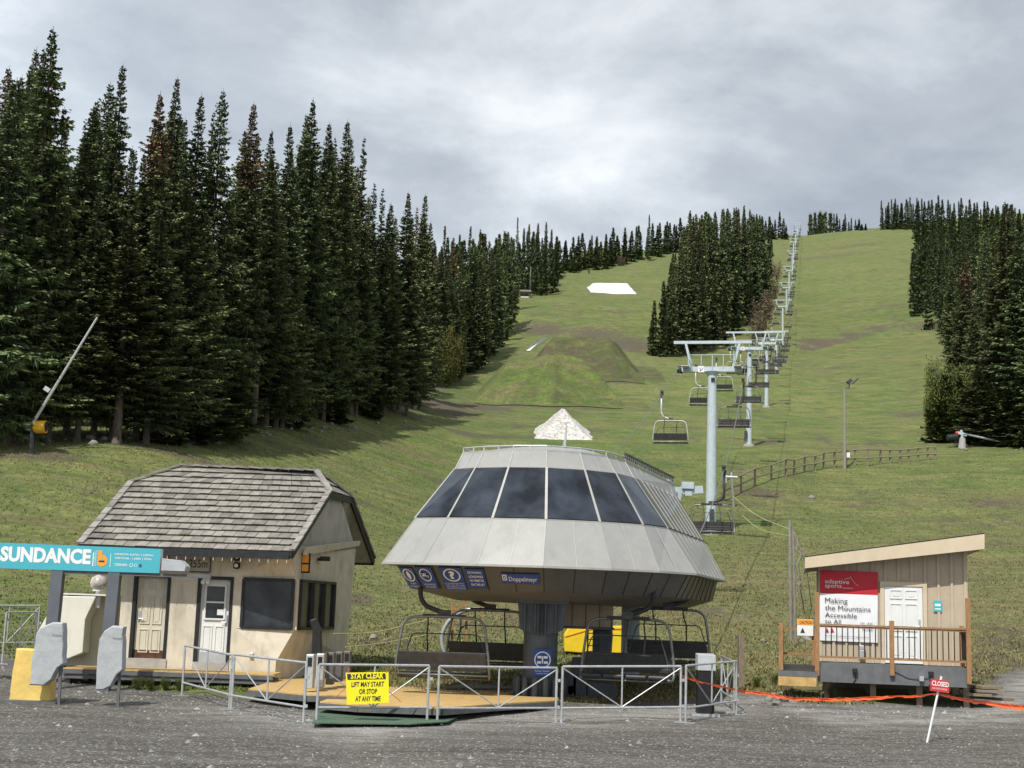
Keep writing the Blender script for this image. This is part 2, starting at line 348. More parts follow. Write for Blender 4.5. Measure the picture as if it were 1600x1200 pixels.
# ground material
def ground_material(name,use_attr=True,base_dirt=0.,dark=1.):
    m=bpy.data.materials.new(name); m.use_nodes=True; nt=m.node_tree; b=nt.nodes['Principled BSDF']; L=nt.links.new
    b.inputs['Roughness'].default_value=.95; b.inputs['Specular IOR Level'].default_value=.15
    geo=N(nt,'ShaderNodeNewGeometry'); P=geo.outputs['Position']
    def noise(sc,det=5,stretch=(1,1,1),rough=.6,off=0):
        mp=N(nt,'ShaderNodeMapping'); mp.inputs['Scale'].default_value=stretch; mp.inputs['Location'].default_value=(off,off,0); L(P,mp.inputs[0])
        n=N(nt,'ShaderNodeTexNoise'); n.inputs['Scale'].default_value=sc; n.inputs['Detail'].default_value=det; n.inputs['Roughness'].default_value=rough; L(mp.outputs[0],n.inputs[0]); return n.outputs['Fac']
    def rng_(f,a,b_,c=0,d=1):
        r=N(nt,'ShaderNodeMapRange'); r.inputs[1].default_value=a; r.inputs[2].default_value=b_; r.inputs[3].default_value=c; r.inputs[4].default_value=d; L(f,r.inputs[0]); return r.outputs[0]
    def mix(f,a,b_,mode='MIX'):
        x=N(nt,'ShaderNodeMixRGB',blend_type=mode)
        for s_,v in zip((0,1,2),(f,a,b_)):
            if hasattr(v,'is_linked'): L(v,x.inputs[s_])
            else: x.inputs[s_].default_value=v if s_==0 else (*v,1)
        return x.outputs[0]
    def mth(op,a,b_):
        x=N(nt,'ShaderNodeMath',operation=op)
        for s_,v in zip((0,1),(a,b_)):
            if hasattr(v,'is_linked'): L(v,x.inputs[s_])
            else: x.inputs[s_].default_value=v
        return x.outputs[0]
    big=noise(.045,5,(1,.6,1)); mid=noise(.35,6,(1,.45,1)); fine=noise(3.2,6,(1,.5,1),.7); vfine=noise(14,4,(1,.6,1),.7)
    streak=noise(.22,6,(.35,1.5,1),.65,7)
    g=mix(rng_(big,.38,.62),(.128,.198,.046),(.215,.242,.074))
    g=mix(rng_(mid,.42,.62,0,.85),g,(.078,.142,.032))
    g=mix(rng_(noise(.020,6,(.5,2.2,1),.68,17),.50,.64,0,.65),g,(.185,.168,.078))
    g=mix(rng_(noise(.075,7,(.35,2.0,1),.72,27),.54,.66,0,.55),g,(.082,.118,.038))
    g=mix(rng_(streak,.5,.68,0,.85),g,(.25,.22,.10))
    sep=N(nt,'ShaderNodeSeparateXYZ'); L(P,sep.inputs[0])
    near=mth('MULTIPLY',rng_(sep.outputs['Y'],70,115,1,0),rng_(sep.outputs['X'],-14,2,.35,.95))
    near=mth('MULTIPLY',near,rng_(noise(.3,6,(1,.6,1),.7,9),.30,.56))
    g=mix(near,g,(.205,.180,.088))
    g=mix(rng_(fine,.40,.66,.0,.7),g,(.060,.074,.028))
    g=mix(rng_(noise(1.2,7,(1,.6,1),.75,71),.50,.66,0,.55),g,(.20,.175,.09))
    g=mix(rng_(vfine,.55,.75,0,.35),g,(.24,.225,.10))
    s2_=noise(.55,9,(.28,1.8,1),.82,81); s3_=noise(.16,9,(.3,2.2,1),.8,91)
    g=mix(rng_(s2_,.50,.62,0,.55),g,(.062,.086,.030))
    g=mix(rng_(s2_,.46,.36,0,.5),g,(.26,.235,.12))
    g=mix(rng_(s3_,.53,.62,0,.5),g,(.115,.098,.058))
    far=rng_(sep.outputs['Y'],500,1000,0,.3)
    g=mix(far,g,(.150,.168,.068))
    soil=mix(rng_(fine,.3,.7),(.060,.048,.036),(.150,.125,.095))
    soil=mix(rng_(vfine,.6,.72,0,.7),soil,(.26,.24,.21))
    if use_attr:
        da=N(nt,'ShaderNodeAttribute',attribute_name='dirt').outputs['Fac']
        dn=mth('ADD',mth('MULTIPLY',da,1.0),mth('MULTIPLY',mth('SUBTRACT',noise(.9,6,(1,.5,1),.7,3),.5),1.7))
        dm=mth('MULTIPLY',rng_(dn,.30,.62,0,.88),rng_(da,0.03,.25))
        g=mix(dm,g,soil)
        patch=rng_(noise(.16,8,(1,.5,1),.78,21),.555,.63,0,.8)
        g=mix(patch,g,soil)
        ga=N(nt,'ShaderNodeAttribute',attribute_name='gravel').outputs['Fac']
        gn=mth('ADD',ga,mth('MULTIPLY',mth('SUBTRACT',noise(1.6,6,(1,1,1),.7,5),.5),.75))
        gm=rng_(gn,.42,.58)
        gv=noise(30,6,(1,1,1),.75,1); gl=noise(.7,5,(.5,1.6,1),.6,11); tr=noise(1.1,6,(.16,2.6,1),.7,31); vo=N(nt,'ShaderNodeTexVoronoi'); vo.inputs['Scale'].default_value=26; L(P,vo.inputs['Vector'])
        gr=mix(rng_(gl,.35,.65),(.110,.102,.090),(.178,.168,.151))
        gr=mix(rng_(tr,.50,.68,0,.6),gr,(.058,.054,.049))
        gr=mix(rng_(noise(.5,6,(.3,1.2,1),.7,41),.55,.68,0,.45),gr,(.23,.22,.20))
        gr=mix(rng_(gv,.3,.7,0,.6),gr,(.045,.042,.038))
        sp=N(nt,'ShaderNodeSeparateColor'); L(vo.outputs['Color'],sp.inputs[0])
        gr=mix(rng_(sp.outputs[0],.78,1,0,.75),gr,(.38,.37,.35))
        pa_=N(nt,'ShaderNodeAttribute',attribute_name='pale').outputs['Fac']
        gr=mix(mth('MULTIPLY',pa_,rng_(noise(1.3,6,(.5,1.4,1),.75,61),.36,.58,0,.9)),gr,(.33,.32,.30))
        # thin green weeds in the gravel edge
        gr=mix(mth('MULTIPLY',rng_(noise(1.1,6,(.6,1.4,1),.7,51),.57,.66,0,.65),rng_(ga,1,.55,0,1)),gr,(.075,.10,.035))
        g=mix(gm,g,gr)
    else:
        g=mix(rng_(noise(.5,6,(1,1,1),.75,2),.62-base_dirt,.80-base_dirt,0,.85),g,soil)
    if dark<1:
        vs_=N(nt,'ShaderNodeVectorMath',operation='SCALE'); L(g,vs_.inputs[0]); vs_.inputs['Scale'].default_value=dark; g=vs_.outputs[0]
    L(g,b.inputs['Base Color'])
    bh=mth('ADD',mth('MULTIPLY',fine,.10),mth('MULTIPLY',vfine,.05))
    bh=mth('ADD',bh,mth('MULTIPLY',mid,.35))
    bh=mth('ADD',bh,mth('MULTIPLY',streak,.9))
    bm=N(nt,'ShaderNodeBump'); bm.inputs['Strength'].default_value=.9; bm.inputs['Distance'].default_value=1.; L(bh,bm.inputs['Height']); L(bm.outputs[0],b.inputs['Normal'])
    return m
M['ground']=ground_material('grass_and_gravel'); M['mound']=ground_material('mound_grass',False,.12,.92); M['mound2']=ground_material('mound_bare',False,.20,.82)
me.materials.append(M['ground'])
go=bpy.data.objects.new('ground',me); COL.objects.link(go); tag(go,kind='structure')
# ================================================================== LIFT TERMINAL
def V3(px,Y,z):
    p=at(px,900,Y); 
    # x of the picture column at this height
    r=ray(px,953+.033*(px-800)-(z-H)/Y*F); return Vector((r.x/r.y*Y,Y,z))
offs=[1.1,.6,.2,0,.25,.8,1.8,7.6]
zD=at(854,704.5,33).z; zC=at(854,731,32.5).z; zB=at(853,812,31.6).z; zA=at(848,885.5,30.8).z; zE=at(850,925,31.9).z; zF=at(855,942,33).z
lev={'D':([724,756,802,854,906,947,976,1053],33.0,zD),'C':([711,743,795,854,913,961,990,1059],32.5,zC),'B':([649,700,769.6,853,937,1004,1042.5,1101],31.6,zB),
     'A':([597.5,659,745,848,955,1030,1088,1134],30.8,zA),'I':([621,675,755,849,948,1020,1074,1120],31.3,zA-.02),'E':([642,690,765,850,940,1005,1056,1113],31.9,zE),'F':([715,750,800,855,905,955,1000,1070],33.2,zF)}
R={}
for k,(pxs,yb,z) in lev.items():
    ring=[V3(p,yb+o,z) for p,o in zip(pxs,offs)]
    b=ring[-1]; ring.append(Vector((ring[0].x+(ring[7].x-ring[6].x)*.95,b.y-.2,z)))
    R[k]=ring
T=empty('lift_terminal',(1.4,35.5,zg(1.4,35.5)),'big pale grey chairlift base station with a wraparound band of dark windows','lift terminal')
n=9
def shell(a,b,faces=range(9)):
    mb=MB()
    for i in faces:
        j=(i+1)%9; mb.add([R[a][i],R[a][j],R[b][j],R[b][i]],[(0,1,2,3)])
    return mb
roof=shell('C','D'); c=sum(R['D'],Vector())/9; top=[lerp(p,c,.45)+Vector((0,0,.22)) for p in R['D']]
for i in range(9):
    j=(i+1)%9; roof.add([R['D'][i],R['D'][j],top[j],top[i]],[(0,1,2,3)])
roof.poly(top); roof.build('roof',M['shell'],T)
shell('A','B').build('skirt',M['shell'],T)
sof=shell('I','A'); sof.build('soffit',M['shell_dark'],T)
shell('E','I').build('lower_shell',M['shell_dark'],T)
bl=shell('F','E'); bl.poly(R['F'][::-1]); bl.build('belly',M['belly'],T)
# window band
def outw(a,b,i,d):
    j=(i+1)%9; nrm=(R[a][j]-R[a][i]).cross(R[b][i]-R[a][i]).normalized()
    mid_=(R[a][i]+R[a][j])/2
    if nrm.x*(mid_.x-1.8)+nrm.y*(mid_.y-36)<0: nrm=-nrm
    return nrm*d
def fpt(a,b,i,s,t,d=0):
    j=(i+1)%9; return lerp(lerp(R[a][i],R[a][j],s),lerp(R[b][i],R[b][j],s),t)+(outw(a,b,i,d) if d else Vector())
wb=shell('B','C'); wb.build('window_wall',M['trim'],T)
for i in range(6):
    q=[fpt('B','C',i,s,t,.02) for s,t in((.025,.015),(.975,.015),(.975,.985),(.025,.985))]
    w=MB(); w.prism(q,outw('B','C',i,.012)); w.build('window_pane',M['glass'],T)
for i in (6,7,8):
    L=(R['B'][(i+1)%9]-R['B'][i]).length; k=max(2,int(L/ .62))
    w=MB()
    q=[fpt('B','C',i,s,t,.02) for s,t in((.01,.015),(.99,.015),(.99,.985),(.01,.985))]
    w.prism(q,outw('B','C',i,.012)); w.build('side_window',M['glass'],T)
    mm=MB()
    for a in range(1,k): mm.bar(fpt('B','C',i,a/k,0,.04),fpt('B','C',i,a/k,1,.04),.035)
    mm.build('side_mullion',M['shell'],T)
for i in range(7):
    m_=MB(); m_.bar(R['B'][i],R['C'][i],.06,.05); m_.bar(R['C'][i]+Vector((0,0,0)),R['D'][i],.03,.03); m_.build('mullion',M['seam'],T)
sm=MB(); sl2=MB()
for i in range(9):
    j=(i+1)%9; L=(R['A'][j]-R['A'][i]).length; k=2 if L<2.2 else int(L/.7)
    for a in range(0,k):
        sm.bar(fpt('A','B',i,a/k,0,.006),fpt('A','B',i,a/k,1,.006),.016,.01)
        sl2.bar(fpt('E','I',i,a/k,0,.006),fpt('E','I',i,a/k,1,.006),.016,.01)
        if a: sm.bar(fpt('C','D',i,a/k,0,.006),fpt('C','D',i,a/k,1,.006),.012,.01)
sm.build('panel_seams',M['seam'],T); sl2.build('lower_seams',M['trim'],T)
rim=MB()
for a,rr in (('D',.035),('A',.03),('B',.02),('C',.02)):
    for i in range(9): rim.bar(R[a][i],R[a][(i+1)%9],rr*1.3,rr*1.6)
rim.build('edge_trim',M['seam'],T)
rail=MB()
for i in range(9):
    a=R['D'][i]+Vector((0,0,.12)); b=R['D'][(i+1)%9]+Vector((0,0,.12)); rail.tube([a,b],.02,6)
    L=(b-a).length; k=max(2,int(L/.5))
    for q in range(k): p=lerp(a,b,q/k); rail.bar(p,p-Vector((0,0,.13)),.03)
rail.build('roof_rail',M['steel'],T)
cb=MB()
for q in range(26):
    p=lerp(R['D'][6],R['D'][7],q/26)+Vector((0,0,.08)); cb.bar(p,p+Vector((.02,0,.15)),.035)
cb.bar(R['D'][6]+Vector((0,0,.2)),R['D'][7]+Vector((0,0,.2)),.03)
cb.build('rail_comb',M['dark_steel'],T)
an=MB(); p=at(882,705,34); an.tube([p-Vector((0,0,.2)),at(885,661,34)],[.045,.012],8); an.bar(at(878,703,34),at(886,668,34),.02); an.build('antenna',M['steel'],T)
# masts
gz=zg(1.3,33.6)
FY=33.6
def PX(px,py,Y=FY): return at(px,py,Y)
fm=MB(); cxm=PX(845,1000).x
fm.tube([(cxm,FY,gz-.2),(cxm,FY,zF+.3)],.40,20); fm.build('front_mast',M['mast'],T,smooth=False)
br=MB(); z0=PX(845,992).z; 
for sx in (-1,1): br.prism([(cxm+sx*.06,FY-.5,z0+.0),(cxm+sx*.5,FY-.5,z0+.12),(cxm+sx*.58,FY-.5,z0+.95),(cxm+sx*.06,FY-.5,z0+.95)],(0,1.0,0))
for k in range(4): br.box((cxm-.42+k*.24,FY-.60,z0+.04),(cxm-.38+k*.24,FY-.5,z0+.75))
br.box((cxm-.62,FY-.62,z0+.72),(cxm+.62,FY+.55,z0+.82))
br.build('mast_head',M['mast'],T,bevel=.01)
bs=MB(); bs.tube([(cxm,FY,gz-.1),(cxm,FY,gz+.06)],.72,20)
for k in range(14):
    a=2*PI*k/14; p=Vector((cxm+.56*math.cos(a),FY+.56*math.sin(a),gz))
    bs.tube([p,p+Vector((0,0,.42)),p+Vector((0,0,.5))],[.07,.07,.03],8)
for k in range(8):
    a=2*PI*k/8+.2; bs.prism([(cxm+.38*math.cos(a),FY+.38*math.sin(a),gz+.05),(cxm+.66*math.cos(a),FY+.66*math.sin(a),gz+.05),(cxm+.38*math.cos(a),FY+.38*math.sin(a),gz+.55)],(.03*math.sin(a),-.03*math.cos(a),0))
bs.build('mast_base',M['mast'],T)
rm=MB(); q=at(985,985,39.3); rm.tube([(q.x,39.3,zg(q.x,39.3)-.2),(q.x,39.3,zF+.8)],.25,20); rm.build('rear_mast',M['blue_steel'],T,smooth=False)
cm=MB(); a=at(926,1055,36.5); b=at(955,968,36.5); cm.box((a.x,36.3,zg(2,36.5)-.1),(b.x,36.9,b.z)); cm.build('tension_column',M['mast'],T,bevel=.02)
hb=MB(); a=at(871,978,36); b=at(957,940,36); hb.box((a.x,35.6,a.z),(b.x,37.2,b.z+.2))
hb.build('drive_housing',M['siding'],T,bevel=.02)
hs_=MB()
for k in range(1,4): x=lerp(a.x,b.x,k/4); hs_.box((x-.012,35.585,a.z+.01),(x+.012,35.6,b.z+.15))
hs_.box((a.x-.03,35.56,a.z-.05),(b.x+.03,37.22,a.z)); hs_.build('housing_ribs',M['shell_dark'],T)
ld=MB()
for px in (917,934):
    ld.tube([at(px,1060,35.9),at(px+2,975,35.9)],.02,6)
for k in range(9):
    ld.tube([at(917+k*.2,1056-k*9.5,35.9),at(934+k*.2,1056-k*9.5,35.9)],.014,6)
ld.build('ladder',M['dark_steel'],T)
tb=MB(); tb.bar(at(1040,768,41),at(1098,765,41),.14,.22); tb.bar(at(1060,768,41),at(1052,800,41),.22); tb.cbox(at(1074,762,41)+Vector((0,0,.06)),(.34,.3,.2)); tb.bar(at(1075,768,41),at(1075,775,41),.2)
tb.build('rear_crossarm',M['blue_steel'],T)
gm=MB()
for i,(px,py,w,h) in enumerate([(885,1060,.5,.5),(905,1050,.35,.9),(940,1062,.7,.35),(893,1078,.25,.25)]):
    p=at(px,py,34.6); gm.box((p.x-w/2,34.4,zg(p.x,34.6)-.05),(p.x+w/2,34.9,zg(p.x,34.6)+h))
gm.build('brake_gear',M['mast'],T,bevel=.03)
# signs on the lower shell : facet coordinates (i,s,t), t up from E to I
def quad_on(i,s0,s1,t0,t1,m,name,parent,d=.02,th=.012,label=None):
    mb=MB(); q=[fpt('E','I',i,s,t,d) for s,t in((s0,t0),(s1,t0),(s1,t1),(s0,t1))]; mb.prism(q,outw('E','I',i,th)); o=mb.build(name,m,parent)
    if label:o['label']=label
    return o
def text_on(body,i,s0,s1,t0,t1,m,parent,bold=0,d=.036,name='lettering'):
    p00=fpt('E','I',i,s0,t0,d); p10=fpt('E','I',i,s1,t0,d); p01=fpt('E','I',i,s0,t1,d)
    return text_mesh(body,p00,p10-p00,p01-p00,(p01-p00).length,m,parent,name,width=(p10-p00).length,bold=bold)
def ring_on(i,s,t,rs,rt,m,parent,w=.16,d=.035,fill=False,name='ring'):
    mb=MB(); K=28; 
    for k in range(K):
        a=2*PI*k/K; b=2*PI*(k+1)/K; ri=0.0 if fill else 1-w
        mb.add([fpt('E','I',i,s+rs*math.cos(a),t+rt*math.sin(a),d),fpt('E','I',i,s+rs*math.cos(b),t+rt*math.sin(b),d),fpt('E','I',i,s+rs*ri*math.cos(b),t+rt*ri*math.sin(b),d),fpt('E','I',i,s+rs*ri*math.cos(a),t+rt*ri*math.sin(a),d)],[(0,1,2,3)])
    return mb.build(name,m,parent)
fi,a,b=0,.02,.44
s1=quad_on(0,.02,.40,.04,.93,M['blue'],'instruction_sign',T,label='blue sign with a white circled figure, leftmost under the skirt'); ring_on(0,.21,.62,.16,.27,M['print_white'],s1,name='circle'); ring_on(0,.21,.62,.05,.17,M['print_white'],s1,fill=True,name='pictogram',d=.037); text_on('TIPS',0,.12,.30,.22,.29,M['print_white'],s1); text_on('UP PLEASE',0,.06,.36,.1,.17,M['print_white'],s1)
s2=quad_on(0,.50,.96,.04,.96,M['blue'],'instruction_sign',T,label='blue sign with a circled chair pictogram'); ring_on(0,.72,.64,.17,.27,M['print_white'],s2,name='circle')
mb=MB()
for (x0,y0),(x1,y1) in (((.62,.72),(.82,.60)),((.66,.60),(.72,.72)),((.72,.62),(.80,.54))): mb.bar(fpt('E','I',0,x0,y0,.04),fpt('E','I',0,x1,y1,.04),.07,.01)
mb.build('pictogram',M['print_white'],s2); text_on('NO SWINGING',0,.54,.92,.2,.28,M['print_white'],s2); text_on('OF CHAIRS',0,.56,.9,.09,.17,M['print_white'],s2)
s3=quad_on(1,.12,.56,.02,.97,M['blue'],'instruction_sign',T,label='blue sign with a circled white question mark'); ring_on(1,.34,.66,.17,.27,M['print_white'],s3,name='circle'); text_on('?',1,.28,.40,.50,.83,M['print_white'],s3,bold=.05)
for k,tx in enumerate(['IF UNFAMILIAR WITH','USE OF LIFT ASK','THE OPERATOR FOR','INSTRUCTIONS']): text_on(tx,1,.15,.53,.29-k*.075,.335-k*.075,M['print_white'],s3)
s4=quad_on(1,.62,.99,.12,.93,M['blue'],'notice_sign',T,label='blue notice about downhill loading'); 
for k,tx in enumerate(['DOWNHILL','LOADING','NOT PERMITTED','ON THIS LIFT']): text_on(tx,1,.67,.95,.74-k*.17,.84-k*.17,M['print_white'],s4,bold=.02)
s5=quad_on(2,.27,.93,.36,.78,M['blue'],'maker_sign',T,label='long dark blue maker sign reading Doppelmayr')
text_on('Doppelmayr',2,.40,.90,.42,.66,M['print_white'],s5,bold=.012)
mb=MB(); q=[fpt('E','I',2,s,t,.035) for s,t in((.29,.50),(.37,.50),(.37,.74),(.29,.74))]; mb.prism(q,outw('E','I',2,.004)); mb.build('logo',M['print_white'],s5); text_on('D',2,.31,.355,.54,.70,M['blue'],s5,bold=.03,d=.043)
# pictogram sign on the mast
q0=at(833,1056,FY-.46); q1=at(862,1015,FY-.46)
ms=MB(); ms.box((q0.x,FY-.46,q0.z),(q1.x,FY-.44,q1.z)); msn=ms.build('instruction_sign',M['blue'],T,label=None) if False else ms.build('instruction_sign',M['blue'],T); msn['label']='blue sign with four seated figures in a circle on the mast'
mb=MB(); cx_=(q0.x+q1.x)/2; cz=q1.z-.24; K=28
for k in range(K):
    a=2*PI*k/K;b=2*PI*(k+1)/K
    mb.add([(cx_+.19*math.cos(a),FY-.463,cz+.19*math.sin(a)),(cx_+.19*math.cos(b),FY-.463,cz+.19*math.sin(b)),(cx_+.165*math.cos(b),FY-.463,cz+.165*math.sin(b)),(cx_+.165*math.cos(a),FY-.463,cz+.165*math.sin(a))],[(0,1,2,3)])
for dx,dz in ((-.07,.06),(.07,.06),(-.08,-.06),(.08,-.06)): mb.cbox((cx_+dx,FY-.464,cz+dz),(.09,.004,.055))
mb.cbox((cx_,FY-.464,cz),(.03,.004,.16)); mb.build('pictogram',M['print_white'],msn)
text_mesh('Remain Seated',(q0.x+.04,FY-.464,q0.z+.10),(1,0,0),(0,0,1),.035,M['print_white'],msn,width=.33); text_mesh('Loading Area',(q0.x+.07,FY-.464,q0.z+.04),(1,0,0),(0,0,1),.035,M['print_white'],msn,width=.27)

# ================================================================== CHAIRS
def make_chair(metal,top=0.):
    root=empty('lift_chair',(0,0,0))
    g=MB(); g.cbox((0,0,.02+top),(.16,.42,.13)); g.tube([(0,-.2,.10+top),(0,-.2,.2+top)],.09,8); g.tube([(0,.2,.10+top),(0,.2,.2+top)],.09,8); g.cbox((.06,0,-.12+top),(.12,.16,.2)); g.build('grip',M['dark_steel'],root,local=True)
    h=MB(); h.tube(smooth_path([(.03,0,top),(.03,0,-1.35),(-.45,0,-1.52),(-.62,0,-1.54)],.38,7),.055,10); h.build('hanger',M['slat'] if metal!='chair_light' else M[metal],root,smooth=True,local=True)
    j=MB(); j.cbox((-.56,0,-1.56),(.26,.14,.17)); j.build('hanger_joint',M['dark_steel'],root,local=True)
    cx=-.56
    fr=MB()
    prof_=smooth_path([(cx-1.0,-.42,-2.98),(cx-1.07,-.05,-3.02),(cx-1.08,.12,-2.75),(cx-.93,.10,-1.66),(cx,.06,-1.62),(cx+.93,.10,-1.66),(cx+1.08,.12,-2.75),(cx+1.07,-.05,-3.02),(cx+1.0,-.42,-2.98)],.28,6)
    fr.tube(prof_,.032,8)
    fr.tube([(cx-1.05,.08,-2.93),(cx+1.05,.08,-2.93)],.022,6); fr.tube([(cx-1.05,-.3,-3.02),(cx+1.05,-.3,-3.02)],.022,6)
    fr.build('frame',M[metal],root,smooth=True,local=True)
    bx=MB(); bx.bar((cx-.5,.05,-1.62),(cx+.5,.05,-1.62),.07,.09); bx.build('frame_beam',M['slat'],root,local=True)
    for k in range(4):
        x=cx-.77+k*.513
        s=MB(); s.cbox((x,-.17,-2.93),(.49,.50,.09)); s.build('seat',M['cushion'],root,bevel=.035,local=True)
    b=MB()
    for k in range(4): b.cbox((cx,.12+k*.018,-2.80+k*.115),(2.02,.03,.085))
    b.cbox((cx,.155,-2.63),(1.98,.02,.40),Matrix.Rotation(-.155,3,'X'))
    b.build('backrest',M['slat'],root,bevel=.008,local=True)
    sb=MB(); sb.tube(smooth_path([(cx-.97,-.35,-2.85),(cx-.97,-.25,-2.62),(cx-.78,-.25,-2.02),(cx+.78,-.25,-2.02),(cx+.97,-.25,-2.62),(cx+.97,-.35,-2.85)],.12,4),.014,6)
    for sx in (-.38,.38):
        sb.tube(smooth_path([(cx+sx,.05,-1.62),(cx+sx,.0,-1.8),(cx+sx+.06,-.25,-2.02)],.1,4),.018,6)
        sb.tube([(cx+sx+.06,-.27,-2.02),(cx+sx+.06,-.42,-2.45)],.02,6); sb.tube([(cx+sx-.12,-.42,-2.45),(cx+sx+.22,-.42,-2.45)],.016,6)
    sb.build('safety_bar',M['dark_steel'],root,smooth=True,local=True)
    return root
def copy_tree(o,parent=None):
    c=o.copy(); COL.objects.link(c); c.parent=parent
    for ch in list(o.children): copy_tree(ch,c)
    return c
protoD=make_chair('chair_metal'); protoL=make_chair('chair_light'); protoS=make_chair('chair_metal',-.72); usedc={'D':0,'L':0,'S':0}
def place(kind,loc,rz,label,group=None,tilt=0):
    p={'D':protoD,'L':protoL,'S':protoS}[kind]
    o=p if not usedc[kind] else copy_tree(p)
    usedc[kind]=1; o.location=loc; o.rotation_euler=(0,tilt,rz); tag(o,label,'chairlift chair',group); return o
# the four chairs parked in the station : their bail centres in the picture
def chair_at(kind,px,py,Y,rz,label,group=None):
    c=at(px,py,Y); off=Matrix.Rotation(rz,3,'Z')@Vector((-.56,0,-1.62)); return place(kind,c-off,rz,label,group)
ST='chairs parked under the lift station'
chair_at('S',695,963,32.7,PI-.12,'empty chair hanging in front at the left end of the station, back turned',ST)
chair_at('S',766,953,35.6,PI-.25,'second left chair, hanging just behind the front left one beside the mast',ST)
chair_at('S',981,966,33.0,-.22,'empty chair with black seat hanging in front at the right end of the station',ST)
chair_at('S',1044,951,36.0,-.05,'dark chair hanging behind the front right one, above the rear barrier',ST)
# ================================================================== LIFT LINE
AZ=math.atan(.2107); dv=Vector((math.sin(AZ),math.cos(AZ),0)); du=Vector((math.cos(AZ),-math.sin(AZ),0))
TW=[(95,1113,577.5,861),(157,1171,545,695),(225,1198,537,638),(300,1213,531,577),(400,1223,479,541),(480,1229,449.5,493),(580,1233,423,468),(690,1238,397,438),(800,1240,378,412),(900,1243,364,390),(1000,1246,352,372)]
heads=[]
def make_tower(k,Y,px,pyt,pyb):
    t=at(px,pyt,Y); b=at(px,pyb,Y); x=t.x; zb=zg(x,Y); zt_=t.z
    root=empty('lift_tower',(x,Y,zb),None,'lift tower','lift towers climbing the slope')
    lab=['nearest lift tower, tall pale blue pole right behind the station','second lift tower, its foot visible on the grass beside a chair','third lift tower, just right of the second'][k] if k<3 else ['fourth lift tower from the station','fifth lift tower, standing clear against the slope','sixth lift tower up the slope','seventh lift tower up the slope','eighth lift tower up the slope','ninth lift tower up the slope','tenth lift tower, close below the crest','last lift tower, standing against the sky at the crest'][k-3]
    root['label']=lab
    r0=.37 if k==0 else .34; r1=.30 if k==0 else .26
    seg=20 if k<4 else 8
    m=MB(); m.tube([(x,Y,zb-.5),(x,Y,lerp(zb,zt_,.35)),(x,Y,zt_-.1)],[r0,lerp(r0,r1,.35),r1],seg); m.build('mast',M['blue_steel'],root)
    C=Vector((x,Y,zt_))
    def q(a,b_,c): return C+du*a+dv*b_+Vector((0,0,c))
    ca=MB(); ca.bar(q(-2.1,0,0),q(2.1,0,0),.34,.36); ca.tube([q(0,0,-.45),q(0,0,-.15)],[r1,r1+.22],seg); ca.build('crossarm',M['blue_steel'],root,bevel=.02 if k<3 else 0)
    lf=MB(); lf.bar(q(-2.65,0,1.9),q(2.65,0,1.9),.16,.2)
    for s in (-1,1): lf.bar(q(s*1.4,0,.1),q(s*1.85,0,1.9),.14,.16)
    lf.build('lifting_frame',M['blue_steel'],root)
    if k<8:
        wk=MB()
        for s in (-1,1):
            wk.bar(q(s*1.75,-1.6,.0),q(s*1.75,1.6,.25),.5,.05)
            for yy in (-1.5,-.5,.5,1.5): wk.bar(q(s*1.52,yy,0),q(s*1.52,yy,1.0),.04)
            wk.bar(q(s*1.52,-1.5,1.0),q(s*1.52,1.5,1.1),.04); wk.bar(q(s*1.52,-1.5,.5),q(s*1.52,1.5,.6),.04)
        wk.bar(q(-1.5,-.2,1.0),q(1.5,-.2,1.0),.04); wk.bar(q(0,-.2,0),q(0,-.2,1.0),.05)
        for s in (-.75,.75): wk.bar(q(s,-.2,.1),q(s,-.2,1.0),.04)
        wk.build('walkway',M['blue_steel'],root)
    for s in (-1,1):
        sh=MB(); nn=4 if k<5 else 2; sp=.62
        slope=.18
        for a in range(nn):
            yy=(a-(nn-1)/2)*sp*(4/nn)
            for sg in (0,): sh.tube([q(s*2.25-.07,yy,.02+yy*slope),q(s*2.25+.07,yy,.02+yy*slope)],.24,12 if k<4 else 6)
        sh.bar(q(s*2.12,-1.5,-.02-1.5*slope),q(s*2.12,1.5,-.02+1.5*slope),.06,.22); sh.bar(q(s*2.0,0,-.1),q(s*2.25,0,-.1),.12,.3)
        sh.build('sheave_train',M['dark_steel'],root)
    if k<4:
        la=MB(); rr=lerp(r0,r1,.5)+.12
        for s in (-.2,.2): la.tube([(x+s,Y+rr+.05,zb+.3),(x+s,Y+rr,zt_-.3)],.02,5)
        for a in range(int((zt_-zb-.6)/.35)): la.tube([(x-.2,Y+rr+.03,zb+.5+a*.35),(x+.2,Y+rr+.03,zb+.5+a*.35)],.014,4)
        la.build('ladder',M['blue_steel'],root)
        fo=MB(); fo.tube([(x,Y,zb-.6),(x,Y,zb+.18)],[.7,.6],16); fo.build('footing',M['concrete'],root)
        nb=MB(); p=q(-.75,-.19,0); nb.cbox(p,(.42,.03,.42),Matrix.Rotation(-AZ,3,'Z')); pl=nb.build('number_plate',M['print_white'],root)
        mk=MB(); pts_=[p+du*a_+Vector((0,-.03,b_)) for a_,b_ in ((-.15,.12),(-.02,.02),(-.10,-.12),(.03,-.05),(.15,.13))]
        for a_,b_ in zip(pts_,pts_[1:]): mk.bar(a_,b_,.05,.01)
        mk.build('plate_mark',M['blue'],pl)
        nb=MB(); nb.cbox((x,Y-r1-.06,zt_-.75),(.26,.04,.26)); nb.build('number_plate',M['trim'],root)
    if k==1 or k==0:
        bx=MB(); bx.cbox((x-.42*(k*1),Y-.42,zb+1.2),(.3,.2,.9)); bx.build('control_box',M['dark_steel'],root)
    heads.append((Y,C)); return root
for k,a in enumerate(TW): make_tower(k,*a)
